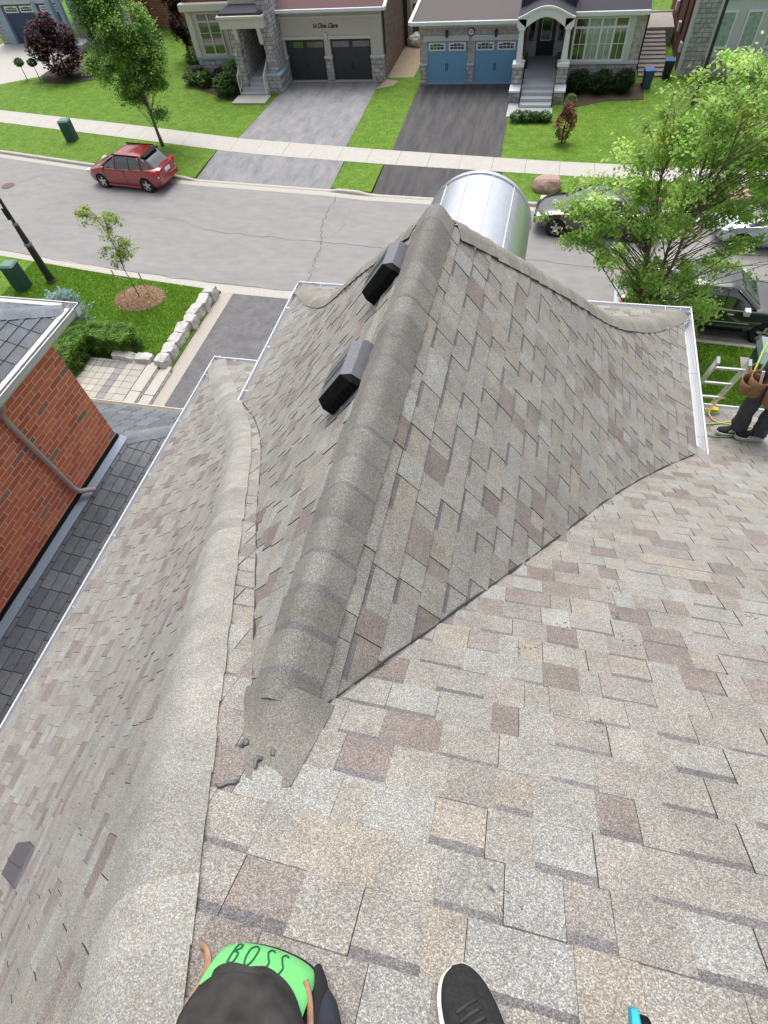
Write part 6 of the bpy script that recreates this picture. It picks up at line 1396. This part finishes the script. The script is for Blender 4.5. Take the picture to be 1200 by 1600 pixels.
# lettering B O S S as pen strokes on the shell
def stroke(pts, c0, w_=.0016):
    mb = MB(); P_ = crom([(x, y, 0) for x, y in pts], 6); out = []
    for x, y, _ in P_:
        a = c0+x; e = .50-y; p = padpt(a, e, 1.0); n_ = (padpt(a, e, 1.06)-p).normalized(); out.append(p+Vector((0, 0, 1))*.0016+n_*.0005)
    mb.tube(out, w_, 6); mb.build('pen_stroke', 'marker_ink', PH)
k = .118; hh = .40
def L(pts, c0): stroke([(x*k, (y-.5)*hh) for x, y in pts], c0)
L([(0, 0), (.02, .5), (.05, 1)], -.50); L([(.05, 1), (.7, .95), (.75, .68), (.1, .52), (.85, .42), (.8, .05), (0, 0)], -.50)
L([(.5, 1), (.02, .75), (.05, .2), (.5, 0), (.95, .25), (.95, .8), (.5, 1)], -.26)
L([(.85, .92), (.45, 1), (.15, .8), (.45, .52), (.8, .3), (.5, .02), (.05, .1)], -.03)
L([(.85, .92), (.45, 1), (.15, .8), (.45, .52), (.8, .3), (.5, .02), (.05, .1)], .17)
def strap(pts, w_=.011):
    pts = [(x+.008, y-.026, z) for x, y, z in pts]; mb = MB(); P_ = crom(pts, 8); a = []; b_ = []
    for i, p in enumerate(P_):
        t = Vector(P_[min(i+1, len(P_)-1)])-Vector(P_[max(i-1, 0)]); s_ = t.cross(Vector((0, -.3, 1))).normalized()*w_; p = Vector(p); a.append(p+s_); b_.append(p-s_)
    mb.grid([a, b_]); o = mb.build('strap', 'leather_tan', PH, smooth=True); m = o.modifiers.new('t', 'SOLIDIFY'); m.thickness = .004; bake(o)
strap([(-.418, -.165, 11.435), (-.400, -.168, 11.452), (-.388, -.185, 11.455), (-.384, -.215, 11.46), (-.392, -.250, 11.47), (-.375, -.30, 11.50)], .0065)
strap([(-.373, -.178, 11.452), (-.382, -.205, 11.47), (-.388, -.240, 11.49), (-.372, -.29, 11.52)], .006)
strap([(-.207, -.162, 11.468), (-.190, -.185, 11.478), (-.178, -.215, 11.485), (-.165, -.26, 11.50)], .005)
loft('pad_wing', 'navy_cloth', PH, [(-.180, -.205, 11.40), (-.158, -.232, 11.43), (-.142, -.28, 11.47), (-.14, -.37, 11.56)], [(.012, .02), (.026, .036), (.034, .045), (.04, .05)], folds=.004, seed=2)
loft('pad_wing', 'pad_foam', PH, [(-.192, -.185, 11.39), (-.180, -.21, 11.42), (-.172, -.26, 11.45)], [(.010, .02), (.022, .032), (.03, .04)], folds=.002, seed=4)
# shoe
toe = Vector((.050, -.122)); ax = Vector((.60, -.80)).normalized(); nx = Vector((-ax.y, ax.x))
def shoe_pt(s_, w_, h_): p = toe+ax*s_+nx*w_; return Vector((p.x, p.y, so(p.y)+.014+h_))
def shoe_w(s_):
    a = .002+.048*math.sqrt(max(0, 1-(1-min(s_, .085)/.085)**2.3)); return min(a, float(np.interp(s_, [0, .09, .12, .16, .20, .24, .27, .285], [.05, .050, .048, .044, .040, .037, .031, .010])))
mb = MB(); rows = []; n = 70
for i in range(n+1):
    s_ = .285*i/n; w_ = shoe_w(s_)+.004; rows.append([shoe_pt(s_, -w_-.003, 0), shoe_pt(s_, -w_-.003, .028), shoe_pt(s_, w_-.004, .024), shoe_pt(s_, w_-.004, 0)])
mb.grid(rows); sole = mb.build('sole', 'rubber_white', PH, smooth=False)
mb = MB(); rows = []
for i in range(n+1):
    s_ = .285*i/n; w_ = shoe_w(s_); hh_ = float(np.interp(s_, [0, .01, .04, .09, .14, .18, .22, .28], [.026, .042, .055, .064, .085, .105, .11, .10])); row = []
    for j in range(13):
        a = math.pi*j/12; row.append(shoe_pt(s_, -w_*math.cos(a), .022+(hh_-.022)*math.sin(a)**.75))
    rows.append(row)
mb.grid(rows); mb.build('shoe_upper', 'suede_black', PH, smooth=True)
for i, s_ in enumerate((.052, .064, .076, .090)):
    mb = MB(); hh_ = float(np.interp(s_, [0, .04, .09, .14, .18], [.026, .055, .064, .085, .105])); mb.tube([shoe_pt(s_+.006*abs(q)*8, q*.9*.03/.03*.9, hh_*1.01-.35*abs(q)*abs(q)*12*.1) for q in (-.026, -.013, 0, .013, .026)], .0032, 6); mb.build('lace', 'denim_black', PH, smooth=True)
# teal and black tool just reaching into the frame
TL = empty('nail_gun', (.348, -.097, 11.45), label='teal and black power tool tip entering at the bottom edge right of the shoe', cat='tool')
mb = MB(); mb.hexa([(-.012, -.16, .02), (.03, -.16, .02), (.012, .0, -.03), (-.004, .0, -.03), (-.012, -.16, .06), (.03, -.16, .06), (.010, .0, -.012), (-.002, .0, -.012)]); bevel(mb.build('teal_nose', 'teal_plastic', TL), .003)
mb = MB(); mb.hexa([(.012, -.20, .01), (.075, -.20, .01), (.030, -.006, -.03), (.012, -.006, -.03), (.012, -.20, .07), (.075, -.20, .07), (.028, -.008, -.010), (.012, -.008, -.010)]); bevel(mb.build('black_body', 'black_plastic', TL), .004)
# ---- worker at the right, standing by the ladder, facing left
fz = lambda y: float(np.interp(y, FRONT['r'][::-1], FRONT['z'][::-1]))+.014
WK = empty('person', (2.48, 4.68, fz(4.68)+.028), label='standing roofer in dark jeans with a tan leather tool belt at the right edge', cat='person')
b0 = Vector((2.48, 4.68, fz(4.68)))
def W(x, y, z): return (x, y, z)
kneeL, kneeR = (-.06, .03, .50), (.13, -.02, .50)
V_ = [(.04, .0, .93), (.03, .0, 1.12), (.0, .0, 1.36), (-.02, .0, 1.47), (-.05, .0, 1.62), (-.06, 0, 1.72),
      (-.03, .07, .88), kneeL, (-.04, .04, .10), (-.08, .04, .055), (.09, -.08, .88), kneeR, (.15, -.03, .10), (.11, -.03, .055),
      (.0, .19, 1.38), (.08, .26, 1.16), (-.02, .16, 1.30), (-.07, .12, 1.36), (.0, -.19, 1.38), (.08, -.26, 1.16), (-.02, -.16, 1.30), (-.07, -.12, 1.36)]
E_ = [(0, 1), (1, 2), (2, 3), (3, 4), (4, 5), (0, 6), (6, 7), (7, 8), (8, 9), (0, 10), (10, 11), (11, 12), (12, 13), (2, 14), (14, 15), (15, 16), (16, 17), (2, 18), (18, 19), (19, 20), (20, 21)]
skin('body', V_, E_, [.12, .12, .13, .055, .09, .085, .08, .055, .04, .035, .08, .055, .04, .035, .05, .042, .032, .03, .05, .042, .032, .03], WK, 'skin')
loft('trouser_leg', 'denim_grey', WK, [(-.02, .05, .96), (-.04, .06, .74), kneeL, (-.055, .035, .28), (-.035, .04, .085)], [(.115, .105), (.098, .092), (.080, .076), (.078, .074), (.086, .078)], n=26, folds=.014, ff=9, seed=1)
loft('trouser_leg', 'denim_grey', WK, [(.08, -.05, .96), (.11, -.05, .74), kneeR, (.145, -.02, .28), (.15, -.025, .095)], [(.115, .105), (.098, .092), (.078, .076), (.074, .072), (.080, .076)], n=26, folds=.014, ff=9, seed=6)
loft('shirt', 'shirt', WK, [(.04, 0, .92), (.03, 0, 1.12), (.0, 0, 1.34), (-.02, 0, 1.46)], [(.145, .18), (.14, .175), (.15, .20), (.075, .09)], n=26, folds=.012, seed=8)
for sy in (1, -1): loft('sleeve', 'shirt', WK, [(.0, sy*.15, 1.40), (.04, sy*.23, 1.27), (.075, sy*.255, 1.18)], [.07, .062, .058], folds=.008, seed=3)
loft('cap', 'denim_grey', WK, [(-.05, 0, 1.66), (-.05, 0, 1.74), (-.05, 0, 1.80)], [(.11, .10), (.11, .10), (.04, .04)])
def shoe2(ox, oy, parent):
    mb = MB(); rows = []; n = 16; dzs = fz(b0.y+oy)-b0.z
    sw_ = lambda s_: float(np.interp(s_, [0, .02, .07, .14, .22, .27, .285], [.012, .036, .048, .044, .038, .032, .012]))
    for i in range(n+1):
        s_ = .285*i/n; w_ = sw_(s_)+.004; rows.append([(ox-.19+s_, oy-w_-.006, 0+dzs), (ox-.19+s_, oy-w_-.006, .036+dzs), (ox-.19+s_, oy+w_, .036+dzs), (ox-.19+s_, oy+w_, 0+dzs)])
    mb.grid(rows); mb.face([rows[0][k] for k in range(4)]); mb.build('sole', 'rubber_white', parent)
    mb = MB(); rows = []
    for i in range(n+1):
        s_ = .285*i/n; w_ = sw_(s_); h_ = float(np.interp(s_, [0, .02, .10, .15, .20, .28], [.03, .06, .075, .10, .115, .105])); rows.append([(ox-.19+s_, oy-w_*math.cos(math.pi*j/10), .030+dzs+(h_-.026)*math.sin(math.pi*j/10)**.7) for j in range(11)])
    mb.grid(rows); mb.build('shoe_upper', 'suede_black', parent, smooth=True)
    for k in range(3):
        mb = MB(); s_ = .10+.035*k; w_ = sw_(s_)+.003
        mb.face([(ox-.19+s_, oy-w_-.001, .045), (ox-.19+s_+.024, oy-w_-.001, .045), (ox-.19+s_+.040, oy-w_*.90-.003, .085), (ox-.19+s_+.016, oy-w_*.90-.003, .085)]); mb.build('side_stripe', 'white_trim', parent)
for ox, oy in ((-.04, .035), (.13, -.03)): shoe2(ox, oy, WK)
loft('sock', 'white_trim', WK, [(.15, -.03, .06), (.152, -.03, .15)], [(.050, .050), (.047, .047)]); loft('sock', 'suede_black', WK, [(-.04, .037, .05), (-.04, .037, .15)], [(.052, .050), (.047, .047)])
# tool belt with open leather pouches
loft('belt', 'leather_belt', WK, [(.03, 0, .90), (.03, 0, .955)], [(.148, .165), (.148, .165)], n=30)
def pouch(x, y, z, rx, ry, h_, rz_a=0, mat='leather_belt'):
    mb = MB(); rows = []
    for (q, s_) in ((0, .55), (.15, .85), (.6, 1.0), (1.0, 1.08), (1.0, .98), (.5, .86), (.25, .7)):
        rows.append([(x+rx*s_*math.cos(a), y+ry*s_*math.sin(a), z+h_*(q-1)) for a in [2*math.pi*k/18 for k in range(19)]])
    mb.grid(rows); mb.face(rows[0][:-1][::-1]); mb.face(rows[-1][:-1], (.02, .02, .02)); mb.build('tool_pouch', mat, WK, smooth=True)
pouch(-.16, -.06, .86, .085, .10, .22); pouch(-.15, .08, .84, .08, .08, .20); pouch(.0, -.19, .86, .11, .075, .24); pouch(-.23, -.02, .78, .06, .09, .15); pouch(.15, -.17, .88, .09, .07, .22)
mb = MB(); mb.tube([(-.03, -.19, .84), (-.03, -.19, .89), (-.03, -.19, .905)], [.034, .034, .02], 14); mb.build('chalk_reel', 'orange_plastic', WK, smooth=True)
mb = MB(); mb.tube([(-.16, -.10, .80), (-.18, -.06, .93)], .014, 8); mb.build('tool_handle', 'rubber_white', WK); mb = MB(); mb.tube([(.05, -.24, .90), (.16, -.20, .92)], .022, 8); mb.build('tape_roll', 'white_trim', WK)
# ---- ladder
LD = empty('ladder', (2.28, 8.0, .1), label='aluminium extension ladder whose top sticks up past the right eave', cat='ladder')
def lad(z): return 8.0-(z-.1)*(8.0-5.26)/(8.42-.1)
for x in (2.13, 2.44):
    mb = MB(); a = Vector((x, lad(.1), .1)); c_ = Vector((x, lad(8.42), 8.42)); d = (c_-a); nn = Vector((0, .035, .012)); sx_ = Vector((.012, 0, 0))
    mb.hexa([a-nn-sx_, a-nn+sx_, a+nn+sx_, a+nn-sx_, c_-nn-sx_, c_-nn+sx_, c_+nn+sx_, c_+nn-sx_]); local(mb, (2.28, 8.0, .1)); mb.build('rail', 'aluminium', LD)
    mb = MB(); mb.hexa([c_-nn*1.1-sx_*1.3, c_-nn*1.1+sx_*1.3, c_+nn*1.1+sx_*1.3, c_+nn*1.1-sx_*1.3]+[q+d.normalized()*.04 for q in (c_-nn*1.1-sx_*1.3, c_-nn*1.1+sx_*1.3, c_+nn*1.1+sx_*1.3, c_+nn*1.1-sx_*1.3)]); local(mb, (2.28, 8.0, .1)); mb.build('end_cap', 'utility_pale', LD)
z = 8.31
while z > .3:
    mb = MB(); mb.tube([(2.12, lad(z), z), (2.45, lad(z), z)], .017, 8); local(mb, (2.28, 8.0, .1)); mb.build('rung', 'aluminium', LD); z -= .298
# ---- hoses and yellow bracket at the eave
def hose(name, pts, r_, mat, label, cat, group=None):
    mb = MB(); C_ = crom(pts, 8); mb.tube([tuple(p) for p in C_], r_, 7); o = mb.build(name, mat, None, smooth=True); return tag(o, label, cat, group)
e_ = lambda x, y, h_=.012: (x, y, fz(y)+h_)
hose('air_hose', [e_(2.08, 4.90), e_(2.2, 4.93), e_(2.35, 4.98), e_(2.49, 5.05), (2.6, 5.0, fz(5.0)+.02), (2.8, 4.9, fz(4.9)+.02)], .009, 'hose_lime', 'lime green air hose running across the shingles to the shoes', 'hose')
hose('coiled_hose', [e_(2.02, 5.33), e_(2.15, 5.27), e_(2.27, 5.22), e_(2.38, 5.23), e_(2.45, 5.30), e_(2.36, 5.27), e_(2.25, 5.26), e_(2.12, 5.31)], .008, 'hose_green', 'dark green coiled hose just below the yellow bracket', 'hose')
hose('short_hose', [e_(2.06, 4.77), e_(2.12, 4.80), e_(2.15, 4.74), e_(2.10, 4.68), e_(2.05, 4.70)], .008, 'hose_green', 'small green hose loop beside the white gutter end', 'hose')
hose('short_hose', [e_(2.05, 4.66), e_(2.16, 4.62), e_(2.28, 4.61), e_(2.41, 4.65)], .008, 'hose_green', 'grey-green hose end lying in front of the black shoes', 'hose')
hose('orange_cord', [(2.42, 5.30, fz(5.3)+.25), (2.35, 5.30, fz(5.3)+.16), e_(2.30, 5.20, .05), e_(2.33, 5.06), e_(2.42, 5.0), e_(2.55, 5.0)], .008, 'hose_orange', 'pale orange cord looping from the ladder rung to the roof', 'cord')
hose('hanging_hose', [(2.29, 4.66, 8.66), (2.27, 4.69, 8.72), (2.30, 4.80, 8.80), (2.40, 5.05, 8.86), (2.60, 5.25, 8.88)], .011, 'hose_lime', 'thick lime hose hanging in front of the tool belt', 'hose')
hose('hanging_hose', [(2.33, 4.66, 8.64), (2.31, 4.69, 8.70), (2.35, 4.78, 8.78), (2.48, 4.98, 8.84), (2.66, 5.12, 8.86)], .009, 'hose_green', 'thinner green hose hanging beside the lime one at the belt', 'hose')
YB = empty('yellow_bracket', (2.25, 5.36, fz(5.36)), label='yellow plastic hose bracket lying at the eave behind the ladder foot rung', cat='bracket')
mb = MB(); mb.hexa([(-.15, -.02, .01), (.02, -.03, .01), (.02, .03, .01), (-.15, .02, .01), (-.15, -.012, .045), (.02, -.02, .05), (.02, .02, .05), (-.15, .012, .045)]); bevel(mb.build('bar', 'yellow_plastic', YB), .006)
mb = MB(); mb.tube([(-.22, .01, .03), (.06, -.01, .03), (.13, -.02, .03)], .010, 7); mb.build('rod', 'yellow_plastic', YB); mb = MB(); mb.box(.13, .20, -.04, .02, .005, .05); bevel(mb.build('end_block', 'yellow_plastic', YB), .008)
# small trash on the roof
mb = MB(); mb.tube([(-.404, .0, 0), (-.398, .009, .002)], .0022, 5)
# damp spots and a seam on the trousers (raised cloth patches that follow the thigh)
